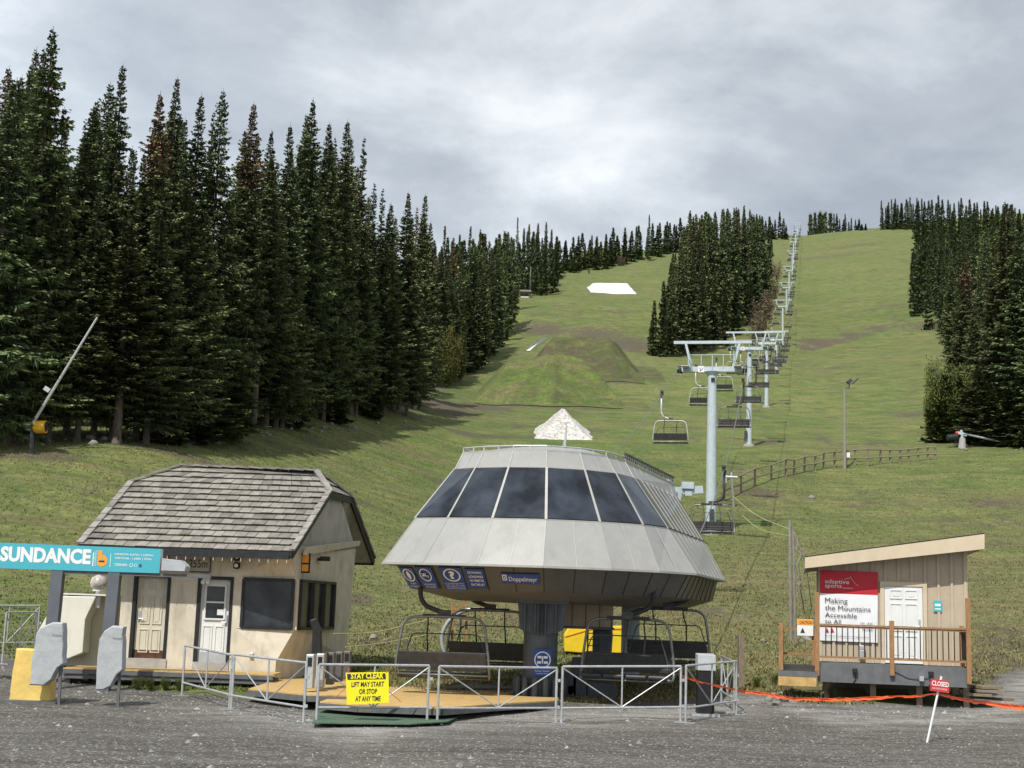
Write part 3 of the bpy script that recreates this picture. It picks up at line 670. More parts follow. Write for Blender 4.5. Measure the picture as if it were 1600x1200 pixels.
# ropes
def rope_pts(side):
    start=Vector((.0,0,0)); P=[]
    s0=at(700 if side<0 else 1040,905,36.5); s0=Vector((s0.x,36.5,zA+.15))
    e0=Vector((heads[0][1]-Vector((0,0,0)))+du*2.25*side+Vector((0,0,.26)))
    nodes=[s0,Vector((lerp(s0.x,e0.x,.06),40.,zA+.25))]+[h[1]+du*2.25*side+Vector((0,0,.26)) for h in heads]
    last=heads[-1][1]+dv*90+du*2.25*side+Vector((0,0,-6)); nodes.append(last)
    out=[nodes[0]]
    for i in range(1,len(nodes)-1):
        a,b=nodes[i],nodes[i+1]; L=(b-a).length; sag=1.9 if i==1 and side>0 else (1.1 if i==1 else L*L*.00022)
        for k in range(16):
            t=k/16; out.append(lerp(a,b,t)-Vector((0,0,4*sag*t*(1-t))))
    out.append(nodes[-1]); return out
ropeL=rope_pts(-1); ropeR=rope_pts(1)
def rope_at(R_,Y):
    for a,b in zip(R_,R_[1:]):
        if a.y<=Y<=b.y: return lerp(a,b,(Y-a.y)/(b.y-a.y))
    return R_[-1]
for nm,RR,lab in (('L',ropeL,'steel haul rope carrying the chairs up the left side of the towers'),('R',ropeR,'steel haul rope carrying the chairs down the right side of the towers')):
    m=MB(); m.tube(RR,[.024+max(0,p.y-150)*.00006 for p in RR],6); tag(m.build('haul_rope',M['cable']),lab,'rope')
UP='empty chairs riding up the left side of the line'; DN='empty chairs coming down the right side of the line'
Y=85.; i=0
nth=['nearest empty pale chair going up, left of the first lift tower','second empty pale chair going up, half hidden behind the first lift tower']
while Y<1040:
    p=rope_at(ropeL,Y); place('L',p,PI-AZ,nth[i] if i<2 else 'small empty pale chair on the upward left side of the lift line',UP if i>=2 else None); Y+=25; i+=1
Y=66.; i=0
nth=['dark chair hanging close over the right rear of the station roof','dark chair just right of the first lift tower','third dark descending chair, overlapping the second lift tower']
while Y<1040:
    p=rope_at(ropeR,Y); place('D',p,-AZ,nth[i] if i<3 else 'small empty dark chair on the downward right side of the lift line',DN if i>=3 else None); Y+=24; i+=1
# simple top station beyond the crest
tx=heads[-1][1]+dv*70
# ================================================================== OPERATOR HUT
HY=35.0
HB=empty('operator_hut',(at(300,1066,HY).x,HY+2.5,.35),'cream stucco operator hut with a steep grey shake roof and two doors','hut')
def P(px,py,Y=HY): return at(px,py,Y)
zb=.30
def flat(px,py,Y,z): 
    v=V3(px,Y,z); return v
wl=V3(180,HY,zb); zt0=P(300,862).z+.25
sill=P(410,983).z; wtop=P(410,903).z; low=P(431,1034).z
A_=Vector((P(367,983).x,HY,sill)); B_=Vector((P(460,983,35.35).x,35.35,sill)); V_=Vector((P(431,1034).x,HY,low)); Vb=Vector((V_.x,HY,zb))
R1=Vector((P(521,980,38.4).x,38.4,sill)); V2=Vector((P(541,1020,39.6).x,39.6,low)); V2b=Vector((V2.x,39.6,zb))
BL=Vector((wl.x+.9,39.8,zb))
def up(v,z): return Vector((v.x,v.y,z))
eR=P(456,866,34.55); 
flR=Vector((P(458,866).x,HY,P(458,872).z)); flR2=Vector((P(556,857,39.8).x,39.8,P(556,857,39.8).z))
W_=MB()
D1=(P(210,900).x,P(268,900).x,P(240,898).z); D2=(P(310,902).x,P(366,902).x,P(340,902).z)
wz0=zb
# front wall with openings butted: strips between doors
def fw(x0,x1,z0,z1,y=HY): W_.box((x0,y,z0),(x1,y+.2,z1))
fw(wl.x,D1[0],zb,zt0); fw(D1[0],D1[1],D1[2],zt0); fw(D1[1],D2[0],zb,zt0); fw(D2[0],D2[1],D2[2],zt0); fw(D2[1],A_.x,zb,zt0)
# splayed bay
W_.add([A_,V_,Vb,up(A_,zb)],[(0,3,2,1)]); W_.add([A_,B_,V_],[(0,2,1)]); W_.add([B_,R1,V2,V_],[(0,3,2,1)]); W_.add([V_,V2,V2b,Vb],[(0,3,2,1)])
# above windows
tA=up(A_,wtop); tB=up(B_,wtop); tR=up(R1,wtop)
fT=[Vector((P(386,868).x,HY,P(386,880).z)),]
W_.add([tA,tB,Vector((P(447,870).x,HY,flR.z+.12)),Vector((P(412,868).x,HY,flR.z+.12)),],[(0,1,2,3)])
W_.add([tA,Vector((P(412,868).x,HY,flR.z+.12)),Vector((P(412,868).x,HY,zt0)),up(A_,zt0)],[(0,1,2,3)])
W_.add([Vector((P(412,868).x,HY,flR.z+.12)),Vector((P(447,870).x,HY,flR.z+.12)),Vector((flR.x,HY,zt0)),Vector((P(412,868).x,HY,zt0))],[(0,1,2,3)])
W_.add([tB,flR,Vector((P(447,870).x,HY,flR.z+.12))],[(0,1,2)])
W_.add([tB,tR,flR2,flR],[(0,1,2,3)])
W_.add([flR,flR2,up(flR2,zt0),up(flR,zt0)],[(0,1,2,3)])
# back and left walls
W_.add([wl,BL,up(BL,zt0),up(wl,zt0)],[(0,3,2,1)]); W_.add([BL,V2b,up(V2b,zt0),up(BL,zt0)],[(0,3,2,1)])
W_.add([R1,tR,flR2,V2],[(0,1,2,3)])
W_.build('wall',M['stucco'],HB)
# corner post between windows, posts at ends
cp=MB(); cp.box((A_.x-.0,HY+.0,sill),(A_.x+.13,HY+.2,wtop)); cp.build('window_post',M['stucco'],HB); cp=MB(); cp.bar(B_+Vector((0,.05,0)),tB+Vector((0,.05,0)),.10); cp.build('window_post',M['stucco'],HB); cp=MB(); cp.bar(R1-Vector((0,.06,0)),tR-Vector((0,.06,0)),.1); cp.build('window_post',M['stucco'],HB)
# windows
def window(p0,p1,z0,z1,name,nmull=0,out=Vector((0,-.02,0)),curt=True):
    fr=MB(); a0=Vector((p0.x,p0.y,z0));a1=Vector((p1.x,p1.y,z0));b0=up(a0,z1);b1=up(a1,z1); w=.07
    for p,q in((a0,a1),(b0,b1),(a0,b0),(a1,b1)): fr.bar(p+out,q+out,w,w)
    for k in range(nmull): s=(k+1)/(nmull+1); fr.bar(lerp(a0,a1,s)+out,lerp(b0,b1,s)+out,w*1.6,w)
    f=fr.build(name,M['trim'],HB)
    g=MB(); g.add([a0,a1,b1,b0],[(0,1,2,3)]); g.build('pane',M['glass2'],f)
    return f
window(Vector((A_.x+.14,HY+.05,0)),Vector((B_.x-.07,35.3,0)),sill+.03,wtop-.03,'window')
window(Vector((B_.x+.06,35.55,0)),Vector((R1.x-.02,38.2,0)),sill+.03,wtop-.03,'side_window',2,out=Vector((.03,-.01,0)))
# doors
def panel_door(x0,x1,z0,z1,y,m,name,glassy=False,kick=False,handle=1,label=None):
    root=HB
    d=MB(); d.box((x0,y,z0),(x1,y+.05,z1)); w=x1-x0; h=z1-z0
    rows=[(.07,.36),(.42,.78),(.84,.96)] if not glassy else [(.08,.44)]
    for r0,r1 in rows:
        for s in (0,1):
            a=x0+w*(.14+s*.40); b=a+w*.32; za=z0+h*r0; zc=z0+h*r1; t=.025
            d.box((a,y-.022,za),(b,y,za+t)); d.box((a,y-.022,zc-t),(b,y,zc)); d.box((a,y-.022,za+t),(a+t,y,zc-t)); d.box((b-t,y-.022,za+t),(b,y,zc-t)); d.box((a+.06,y-.014,za+.06),(b-.06,y,zc-.06))
    o=d.build(name,m,root)
    if label: o['label']=label
    if glassy:
        f=MB(); gx0,gx1,g0,g1=x0+w*.17,x1-w*.17,z0+h*.52,z0+h*.93
        for a,b in(((gx0,g0),(gx1,g0)),((gx0,g1),(gx1,g1)),((gx0,g0),(gx0,g1)),((gx1,g0),(gx1,g1)),((gx0,(g0+g1)/2),(gx1,(g0+g1)/2))): f.bar((a[0],y-.02,a[1]),(b[0],y-.02,b[1]),.045,.04)
        f.build('pane_frame',M['white'],o)
        g=MB(); g.box((gx0,y-.012,g0),(gx1,y-.004,g1)); g.build('pane',M['glass2'],o)
        nt_=MB(); nt_.box((x1-w*.42,y-.02,g0+.10),(x1-w*.2,y-.014,g0+.24)); nt_.build('notice',M['white'],o)
    if kick: k=MB(); k.box((x0+.01,y-.02,z0),(x1-.01,y-.003,z0+h*.10)); k.build('kick_plate',M['kick'],o)
    hd=MB(); hx=x0+.08 if handle<0 else x1-.08; hz=z0+h*.50; hd.cbox((hx,y-.02,hz+.10),(.05,.03,.10)); hd.cbox((hx,y-.02,hz-.02),(.05,.03,.13)); hd.tube([(hx,y-.06,hz-.03),(hx-.11*handle,y-.06,hz-.03)],.012,6); hd.tube([(hx,y,hz-.03),(hx,y-.06,hz-.03)],.012,6); hd.build('handle',M['steel'],o)
    return o
zs1=P(240,1029).z
panel_door(D1[0]+.09,D1[1]-.09,zs1,D1[2]-.06,HY+.10,M['door_cream'],'door',kick=True,handle=-1,label='cream six-panel door with rusty kick plate')
zs2=P(340,1035).z
panel_door(D2[0]+.07,D2[1]-.07,zs2,D2[2]-.06,HY+.10,M['white'],'door',glassy=True,handle=1,label='white door with a glazed upper half')
df=MB()
for (a,b,z) in (D1,D2):
    df.box((a,HY-.02,zb+.2),(a+.08,HY+.16,z)); df.box((b-.08,HY-.02,zb+.2),(b,HY+.16,z)); df.box((a,HY-.022,z-.06),(b,HY+.16,z+.02))
df.build('door_frame',M['trim'],HB)
st=MB(); st.box((D1[0]-.1,HY-.05,zb),(D1[1]+.02,HY+.15,zs1)); st.build('door_step',M['concrete'],HB); st=MB(); st.box((D2[0],HY-.03,zb),(D2[1],HY+.15,zs2)); st.build('door_step',M['concrete'],HB)
kp=MB(); kp.box((D2[0]+.07,HY+.075,zs2),(D2[1]-.07,HY+.09,zs2+.24)); kp.build('grey_kick_plate',M['fabric_grey'],HB)
# roof geometry
eL=P(124,853,34.3); eR=P(456,864,34.3); rL=P(281,730,38.2); rR=P(494,738,38.2)
def onplane(px,py):
    nn_=(eR-eL).cross((rL+rR)/2-eL); r_=ray(px,py); t_=(eL-Vector((0,0,H))).dot(nn_)/r_.dot(nn_); return Vector((0,0,H))+r_*t_
rL=onplane(281,730); rR=onplane(494,738)
kL=onplane(205,755); kR=onplane(515,769)
kR2=P(549,779,39.3); eR2=P(584,876,41.6); kL2=Vector((kL.x+.6,39.3,kR2.z)); eL2=Vector((eL.x+.9,41.6,eR2.z))
und=MB(); 
und.poly([eL,eR,kR,rR,rL,kL]); und.poly([rR,kR,kR2]); und.poly([rL,kL2,kL]); und.poly([eR2,eL2,kL2,kR2]); und.poly([kR2,kL2,rL,rR])
uo=und.build('roof_deck',M['trim'],HB)
# tiles
tv=MB(); tv.c=[]
def tile_plane(o,ex,eu,poly,cw,ch):
    nrm=ex.cross(eu).normalized()
    def inside(p):
        c=False; n=len(poly); j=n-1
        for i in range(n):
            (xi,yi),(xj,yj)=poly[i],poly[j]
            if (yi>p[1])!=(yj>p[1]) and p[0]<(xj-xi)*(p[1]-yi)/(yj-yi)+xi: c=not c
            j=i
        return c
    xs=[p[0] for p in poly]; zs=[p[1] for p in poly]
    v=min(zs); row=0
    while v<max(zs)-.02:
        # span of row
        def span(vv):
            t=[]
            for i in range(len(poly)):
                (x0,y0),(x1,y1)=poly[i],poly[(i+1)%len(poly)]
                if (y0-vv)*(y1-vv)<0: t.append(x0+(x1-x0)*(vv-y0)/(y1-y0))
            return (min(t),max(t)) if len(t)>1 else None
        sp0=span(v+.01); sp1=span(min(v+ch,max(zs)-.01))
        if not sp0 or not sp1: v+=ch; row+=1; continue
        n=max(1,round((sp0[1]-sp0[0])/cw)); sh_=.5*(row%2)
        edges=[0]+[ (i+sh_*.0+.5*(row%2))/n + random.uniform(-.1,.1)/n for i in range(1 if row%2==0 else 0,n)]+[1]
        edges=sorted(set(max(0,min(1,e)) for e in edges))
        for a,b in zip(edges,edges[1:]):
            if b-a<.002: continue
            g0=.006/(sp0[1]-sp0[0])
            x0=lerp(sp0[0],sp0[1],a+g0);x1=lerp(sp0[0],sp0[1],b-g0);x2=lerp(sp1[0],sp1[1],b-g0);x3=lerp(sp1[0],sp1[1],a+g0)
            lift=.058+random.uniform(-.008,.010); t0=.035
            def Q(x,y,h): return o+ex*x+eu*y+nrm*h
            dv_=random.uniform(-.012,.012)
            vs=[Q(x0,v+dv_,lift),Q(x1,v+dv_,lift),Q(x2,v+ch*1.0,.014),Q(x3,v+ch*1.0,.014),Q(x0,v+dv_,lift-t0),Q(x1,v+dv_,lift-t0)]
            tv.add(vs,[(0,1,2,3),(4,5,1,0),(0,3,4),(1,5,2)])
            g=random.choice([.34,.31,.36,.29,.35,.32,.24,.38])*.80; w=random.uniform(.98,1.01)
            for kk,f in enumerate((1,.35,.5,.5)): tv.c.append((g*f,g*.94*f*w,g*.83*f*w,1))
        v+=ch; row+=1
ex=(eR-eL).normalized(); mid=(rL+rR)/2-eL; eu=(mid-ex*mid.dot(ex)).normalized()
def to2(p): d=p-eL; return (d.dot(ex),d.dot(eu))
Hh=to2(rL)[1]
tile_plane(eL,ex,eu,[to2(p) for p in (eL,eR,kR,rR,rL,kL)],.27,Hh/14)
ex2=(kR2-kR).normalized(); m2=rR-kR; eu2=(m2-ex2*m2.dot(ex2)).normalized()
tile_plane(kR,ex2,eu2,[(0,0),((kR2-kR).length,0),(m2.dot(ex2),m2.dot(eu2))],.27,.36)
ex3=(kL-kL2).normalized(); m3=rL-kL2; eu3=(m3-ex3*m3.dot(ex3)).normalized()
tile_plane(kL2,ex3,eu3,[(0,0),((kL-kL2).length,0),(m3.dot(ex3),m3.dot(eu3))],.27,.36)
ex4=(eL2-eR2).normalized(); m4=kL2-eR2; eu4=(m4-ex4*m4.dot(ex4)).normalized()
def to4(p): d=p-eR2; return (d.dot(ex4),d.dot(eu4))
tile_plane(eR2,ex4,eu4,[to4(p) for p in (eR2,eL2,kL2,kR2)],.27,.34)
ex5=(kL2-kR2).normalized(); m5=rL-kR2; eu5=(m5-ex5*m5.dot(ex5)).normalized()
def to5(p): d=p-kR2; return (d.dot(ex5),d.dot(eu5))
tile_plane(kR2,ex5,eu5,[to5(p) for p in (kR2,kL2,rL,rR)],.27,.34)
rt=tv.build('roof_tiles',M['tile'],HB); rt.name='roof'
# ridge / rake caps : short overlapping pieces
rc=MB(); rc.c=[]
def caps(a,b,w=.17,step=.36):
    L=(b-a).length; n=max(1,int(L/step)); d=(b-a).normalized()
    for i in range(n):
        p=lerp(a,b,i/n); q=lerp(a,b,(i+1.12)/n) if i<n-1 else b
        rc.bar(p+Vector((0,0,.075)),q+Vector((0,0,.05)),w,.045); g=random.choice([.29,.25,.30,.23])
        rc.c+= [(g,g*.95,g*.87,1)]*6
caps(eL,kL);caps(kL,rL);caps(rL,rR,.2);caps(rR,kR);caps(eR,kR,.15);caps(rR,kR2);caps(eR2,kR2,.15)
rc.build('ridge_tiles',M['tile'],HB)
fa=MB()
dn=Vector((0,0,-.10))
for a,b in ((eL,eR),(eR,kR),(kR,kR2),(kR2,eR2),(eL,kL),(eL2,eR2)): fa.bar(a+dn*.6,b+dn*.6,.06,.16)
fa.build('fascia',M['trim'],HB)
gt=MB(); gt.box((eL.x+.1,34.17,eL.z-.16),(eR.x-.05,34.28,eL.z-.06)); gt.build('gutter',M['trim'],HB)
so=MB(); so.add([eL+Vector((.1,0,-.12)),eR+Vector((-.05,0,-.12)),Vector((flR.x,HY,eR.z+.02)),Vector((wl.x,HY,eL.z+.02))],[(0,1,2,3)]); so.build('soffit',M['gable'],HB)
# gable wall (right) and underside of the overhang
ins=Vector((-.18,0,0))
gw=MB(); g0=Vector((flR.x-.1,HY+.1,flR.z)); g1=Vector((flR2.x-.02,39.8,flR2.z)); 
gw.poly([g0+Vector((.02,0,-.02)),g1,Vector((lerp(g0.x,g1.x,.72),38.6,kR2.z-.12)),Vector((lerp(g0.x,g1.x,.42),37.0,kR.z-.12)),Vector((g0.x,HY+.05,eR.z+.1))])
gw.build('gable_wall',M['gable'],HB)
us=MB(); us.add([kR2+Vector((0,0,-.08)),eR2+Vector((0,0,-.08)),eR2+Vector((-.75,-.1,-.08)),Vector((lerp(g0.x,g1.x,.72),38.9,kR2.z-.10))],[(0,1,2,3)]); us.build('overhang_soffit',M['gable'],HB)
lg=MB(); a=P(478,855,35.6); b=P(557,853,39.9)
lg.prism([Vector((P(474,851,35.4).x,35.4,flR.z+.10)),Vector((P(557,855,39.9).x,39.9,flR2.z+.08)),Vector((P(557,855,39.9).x+.03,39.9,flR2.z+.22)),Vector((P(474,851,35.4).x+.05,35.4,flR.z+.30))],(.08,0,0)); lg.build('gable_ledge',M['stucco'],HB)
# small fittings
ic=MB()
for k in range(22):
    x=lerp(eL.x+.4,eR.x-.1,k/21); ic.tube([(x,34.2,eL.z-.15),(x,34.2,eL.z-.25)],[.015,.006],5)
ic.build('icicle_lights',M['white'],HB)
s0=P(262,892,34.94); s1=P(330,868,34.94)
sg=MB(); sg.box((s0.x,34.93,s0.z),(s1.x,34.98,s1.z)); sgo=sg.build('elevation_sign',M['gable'],HB,bevel=.01)
fr=MB()
for a_,b_ in (((s0.x,s0.z),(s1.x,s0.z)),((s0.x,s1.z),(s1.x,s1.z)),((s0.x,s0.z),(s0.x,s1.z)),((s1.x,s0.z),(s1.x,s1.z))): fr.bar((a_[0],34.92,a_[1]),(b_[0],34.92,b_[1]),.02,.025)
fr.build('sign_border',M['trim'],sgo)
text_mesh('1255m',(s0.x+.45,34.92,s0.z+.10),(1,0,0),(0,0,1),.20,M['ink'],sgo,width=.52)
sp=MB(); q=P(370,872,34.8); sp.cbox((q.x,34.85,q.z+.03),(.18,.16,.19)); sp.cbox((q.x,34.85,q.z-.18),(.16,.16,.17)); spo=sp.build('loudspeaker',M['black'],HB,bevel=.05)
sc=MB()
for dz in (.03,-.18):
    sc.tube([(q.x,34.765,q.z+dz),(q.x,34.755,q.z+dz)],[.05,.035],12)
sc.build('speaker_cone',M['white'],spo)
jb=MB(); q=P(341,872,34.9); jb.cbox((q.x,34.94,q.z),(.17,.1,.13)); jb.build('junction_box',M['cream'],HB,bevel=.02)
fl=MB(); q=P(322,905,34.8); fl.cbox((q.x,34.9,q.z+.04),(.14,.12,.08)); fl.tube([(q.x-.04,34.86,q.z),(q.x-.07,34.75,q.z-.09)],.05,8); fl.tube([(q.x+.05,34.86,q.z),(q.x+.05,34.75,q.z-.08)],.05,8); fl.build('flood_light',M['white'],HB)
q=P(478,880,35.7); pz=MB(); pz.cbox((q.x,q.y-.08,q.z),(.24,.05,.50)); po=pz.build('framed_notice',M['trim'],HB); z_=MB(); z_.cbox((q.x,q.y-.11,q.z+.11),(.16,.01,.20)); z_.cbox((q.x,q.y-.11,q.z-.12),(.16,.01,.17)); z_.build('poster',M['orange'],po)
q=P(508,873,36.6); cm_=MB(); cm_.cbox((q.x,q.y,q.z),(.26,.12,.12)); cm_.cbox((q.x-.15,q.y+.1,q.z-.02),(.1,.25,.08)); cm_.build('camera_box',M['black'],HB,bevel=.02)
q=P(393,1024,34.97); vt=MB(); vt.cbox((q.x,34.98,q.z),(.1,.08,.14)); vt.build('outlet_cover',M['steel'],HB,bevel=.02)
# wooden walk deck in front of the doors
dkz=P(240,1047,33.9).z
wd=empty('wooden_deck',(at(270,1060,34.2).x,34.4,.3),'yellow plywood walkway along the foot of the hut doors','deck')
d_=MB(); xa,xb=at(104,1050,34).x,at(430,1062,34).x
nb_=6
for k in range(nb_): x0=lerp(xa,xb,k/nb_)+.004; x1=lerp(xa,xb,(k+1)/nb_)-.004; d_.box((x0,33.7,dkz-.03),(x1,34.92,dkz))
d_.build('plywood_top',M['ply'],wd)
d_=MB(); d_.box((xa+.01,33.68,dkz-.13),(xb-.01,33.74,dkz-.035)); d_.box((xa+.03,33.72,dkz-.24),(xb-.02,33.77,dkz-.14))
for k in range(7): x=lerp(xa+.1,xb-.1,k/6); d_.box((x-.05,33.8,.1),(x+.05,34.8,dkz-.13))
d_.build('deck_frame',M['deck_edge'],wd)
# generator enclosure left of the hut
GB=empty('utility_box',(at(110,1030,36.8).x,37.5,.4),'white sloped-front metal utility box standing left of the hut','utility box')
def G(px,py,Y): return at(px,py,Y)
z0=G(110,1037,36.6).z; z1=G(90,929,36.6).z
xl=G(52,1020,36.4).x; xm=G(104,930,36.6).x; xr=G(164,960,37.2).x
g=MB(); g.prism([G(px,py,36.0) for px,py in ((53,1026),(56,992),(90,931),(150,932),(133,968),(129,1020),(104,1030))],(0,.58,0)); g.build('hood',M['box_white'],GB,bevel=.02)
g=MB(); g.box((G(100,1000,36.6).x,36.6,z0-.05),(xr+.3,38.3,z1)); g.build('cabinet',M['cream'],GB,bevel=.015)
g=MB(); g.box((G(88,930,36.4).x,36.0,z1+.005),(xr+.34,38.35,z1+.045)); g.build('lid',M['white'],GB)
g=MB(); g.box((xl+2.0,36.57,z0+.15),(xl+2.02,36.598,z1-.15)); g.box((xl+2.0,36.57,z1-.17),(xr+.2,36.598,z1-.15)); g.box((xl+2.0,36.57,z0+.15),(xr+.2,36.598,z0+.17)); g.cbox((xl+2.4,36.56,z0+.8),(.04,.05,.14)); g.build('cabinet_door',M['shell_dark'],GB)
# round white lamp on a pole
q=at(155,910,36.2); lp=empty('round_lamp',(q.x,36.2,z1),'round clear lamp on a short white stem above the white utility box','lamp')
m=MB(); m.tube([(q.x,36.2,z1-.3),(q.x,36.2,q.z-.2)],.07,8); m.tube([(q.x,36.2,q.z-.22),(q.x,36.2,q.z-.16)],.15,12); m.build('post',M['white'],lp)
m=MB(); 
for k in range(9):
    pass
m.tube([(q.x,36.2,q.z-.18),(q.x,36.2,q.z-.12),(q.x,36.2,q.z),(q.x,36.2,q.z+.12),(q.x,36.2,q.z+.2)],[.10,.2,.23,.18,.05],14); m.build('lamp_shade',M['lamp'],lp,smooth=True)
m=MB(); m.cbox((q.x,36.2,q.z+.24),(.14,.14,.1)); m.build('cap',M['white'],lp)

# ================================================================== BIG BLUE SIGN
SY=32.4
BS=empty('lift_name_sign',(at(135,1085,SY).x,SY,zg(-9,SY)),'long turquoise sign board reading SUNDANCE on two grey posts','sign')
def SP(px,py): return at(px,py,SY)
x0=at(-210,870,SY).x; x1=SP(252,875).x; zt_=SP(252,858).z; zb_=SP(252,896).z
# board leans along the photographed slope: slight roll of its own
def bz(x,s): # s 0 bottom 1 top
    t=(x-x1)/(x1-SP(0,870).x); top=zt_+ (SP(0,848).z-zt_)*(-t); bot=zb_+(SP(0,888).z-zb_)*(-t); return bot+(top-bot)*s
b=MB(); b.prism([(x0,SY-.1,bz(x0,0)),(x1,SY-.1,bz(x1,0)),(x1,SY-.1,bz(x1,1)),(x0,SY-.1,bz(x0,1))],(0,.02,0)); bo=b.build('sign_face',M['teal'],BS)
b=MB(); b.prism([(x0,SY-.079,bz(x0,0)),(x1,SY-.079,bz(x1,0)),(x1,SY-.079,bz(x1,1)),(x0,SY-.079,bz(x0,1))],(0,.2,0)); b.build('sign_box',M['white'],BS)
b=MB(); 
for px,py in ((91,893),(180,893)):
    q=SP(px,py); q2=SP(px-8,1075); b=MB(); b.bar((q.x,SY+.02,q.z+.1),(q.x-.06,SY+.02,zg(q.x,SY)-.1),.27,.22); b.build('post',M['post_grey'],BS,bevel=.01)
bm=MB(); q=SP(252,893); q2=at(330,899,SY); bm.box((q.x-2.3,SY-.06,q.z-.12),(q2.x,SY+.06,q.z-.04)); bm.build('support_beam',M['deck_edge'],BS)
lb=MB(); a=at(254,892,SY); c=at(292,876,SY); lb.prism([(a.x,SY-.15,a.z),(c.x,SY-.15,a.z),(c.x+.02,SY-.15,a.z+.12),(c.x-.12,SY-.15,c.z),(a.x,SY-.15,c.z+.03)],(0,.5,0)); lb.build('light_box',M['fabric_grey'],BS,bevel=.01)
yy=SY-.105; sl=math.atan((bz(x1,.5)-bz(x0,.5))/(x1-x0)); xd=Vector((math.cos(sl),0,math.sin(sl))); ud=Vector((-math.sin(sl),0,math.cos(sl)))
hgt=zt_-zb_
def ST_(body,px0,px1,s,h,m,bold=0,dy=0):
    xa=SP(px0,870).x; xb_=SP(px1,870).x; return text_mesh(body,(xa,yy-dy,bz(xa,s)),xd,ud,h,m,bo,width=xb_-xa,bold=bold)
ST_('SUNDANCE',3,144,.27,.345,M['print_white'],bold=.045)
def vline(px,s0,s1,w):
    x=SP(px,870).x; m=MB(); m.box((x-w/2,yy-.003,bz(x,s0)),(x+w/2,yy,bz(x,s1))); m.build('rule',M['print_white'],bo)
xa=SP(149,870).x; o=text_mesh('SUNPEAKS',(xa+.06,yy,bz(xa,.22)),ud,-xd,.05,M['print_white'],bo,width=.34)
vline(148,.2,.75,.022); vline(175,.18,.72,.012)
ST_('b',155,170,.2,.36,M['orange'],bold=.07); 
m=MB(); xa=SP(157,870).x; m.box((xa,yy-.006,bz(xa,.38)),(xa+.13,yy-.003,bz(xa,.44))); m.build('logo_bar',M['ink'],bo)
ST_('LENGTH: 6,676ft | 2,035m',181,241,.66,.058,M['print_white'],.015); ST_('VERTICAL: 1,558ft | 475m',181,239,.50,.058,M['print_white'],.015); ST_('TERRAIN:',181,202,.25,.055,M['print_white'],.015)
def shp(px,kind):
    x=SP(px,870).x; z=bz(x,.29); m=MB(); K=16 if kind=='o' else 4; r=.042
    for k in range(K):
        a=2*PI*k/K+PI/4;b=2*PI*(k+1)/K+PI/4; ri=.72 if kind!='f' else 0
        m.add([(x+r*math.cos(a),yy-.003,z+r*math.sin(a)),(x+r*math.cos(b),yy-.003,z+r*math.sin(b)),(x+r*ri*math.cos(b),yy-.003,z+r*ri*math.sin(b)),(x+r*ri*math.cos(a),yy-.003,z+r*ri*math.sin(a))],[(0,1,2,3)])
    m.build('terrain_symbol',M['print_white'] if kind!='f' else M['blue'],bo)
shp(208,'o'); shp(215,'s'); shp(222,'f')
# rear twin board peeking above (its white top edge)
# ================================================================== FABRIC COVERED PANELS
def cover(pts,Y,depth,m,name,label,cat,leg=None,group=None,word=None,seed=0):
    rr=random.Random(seed)
    P3=[at(px,py,Y) for px,py in pts]; c=sum(P3,Vector())/len(P3)
    root=empty(name,(c.x,Y,zg(c.x,Y)),label,cat,group)
    # subdivided outline with pinched wrinkles
    out=[]
    for i in range(len(P3)):
        a,b=P3[i],P3[(i+1)%len(P3)]; n=max(1,int((b-a).length/.14))
        for k in range(n): out.append(lerp(a,b,k/n)+Vector((rr.uniform(-.012,.012),0,rr.uniform(-.012,.012))))
    mb=MB(); rings=[(1,.5),(1.0,.25),(1.0,-.25),(1,-.5)]
    base=[]
    nr=6; front=[]
    allr=[]
    for f,dy in [(0.0,-.5),(.5,-.5),(.96,-.5),(1,-.42),(1,.42),(.93,.5)]:
        allr.append([c+(p-c)*f+Vector((0,dy*depth,0)) for p in out])
    n=len(out); b0=0
    vs=[p for r_ in allr for p in r_]; fs=[]
    for q in range(len(allr)-1):
        for k in range(n): fs.append((q*n+k,q*n+(k+1)%n,(q+1)*n+(k+1)%n,(q+1)*n+k))
    fs.append(tuple((len(allr)-1)*n+k for k in range(n)))
    mb.add(vs,fs); o=mb.build('fabric_cover',m,root)
    if leg:
        l=MB(); 
        for px,py0,py1 in leg: a=at(px,py0,Y); l.bar((a.x,Y,a.z),(at(px-2,py1,Y).x,Y,zg(a.x,Y)-.03),.055)
        l.build('leg',M['deck_edge'],root)
    if word: a=at(word[1],word[2],Y-depth/2-.02); text_mesh(word[0],a,(1,0,-.03),(0,0,1),.05,M['ink'],root,width=.2)
    return root
CV='grey fabric covers over the gate arms below the turquoise sign'
cover([(102,974),(102,1036),(92,1042),(83,1063),(70,1070),(50,1070),(54,1030),(61,990),(68,979),(86,972)],29.1,.3,M['fabric_grey'],'covered_gate','grey fabric covered gate overlapping the yellow cover at the left','covered gate',[(95,1040,1088)],CV,('Sunpeaks',81,994),1)
cover([(195,980),(194,1046),(184,1055),(174,1072),(164,1077),(153,1077),(154,1040),(158,1000),(166,985),(178,978)],29.4,.3,M['fabric_grey'],'covered_gate','grey fabric covered gate standing alone in front of the cream door','covered gate',[(187,1050,1092)],CV,('Sunpeaks',176,999),2)
yc=cover([(30,1013),(84,1014),(84,1060),(82,1110),(60,1110),(40,1106),(16,1108),(20,1075),(25,1040)],29.6,.35,M['fabric_yellow'],'covered_stand','yellow fabric covered stand on a flat black base at lower left','covered stand',None,None,None,3)
m=MB(); a=at(4,1110,29.4); bx_=at(90,1111,29.4); m.box((a.x,29.2,zg(a.x,28.8)-.01),(bx_.x,29.9,zg(a.x,28.8)+.05)); m.build('base',M['deck_edge'],yc)
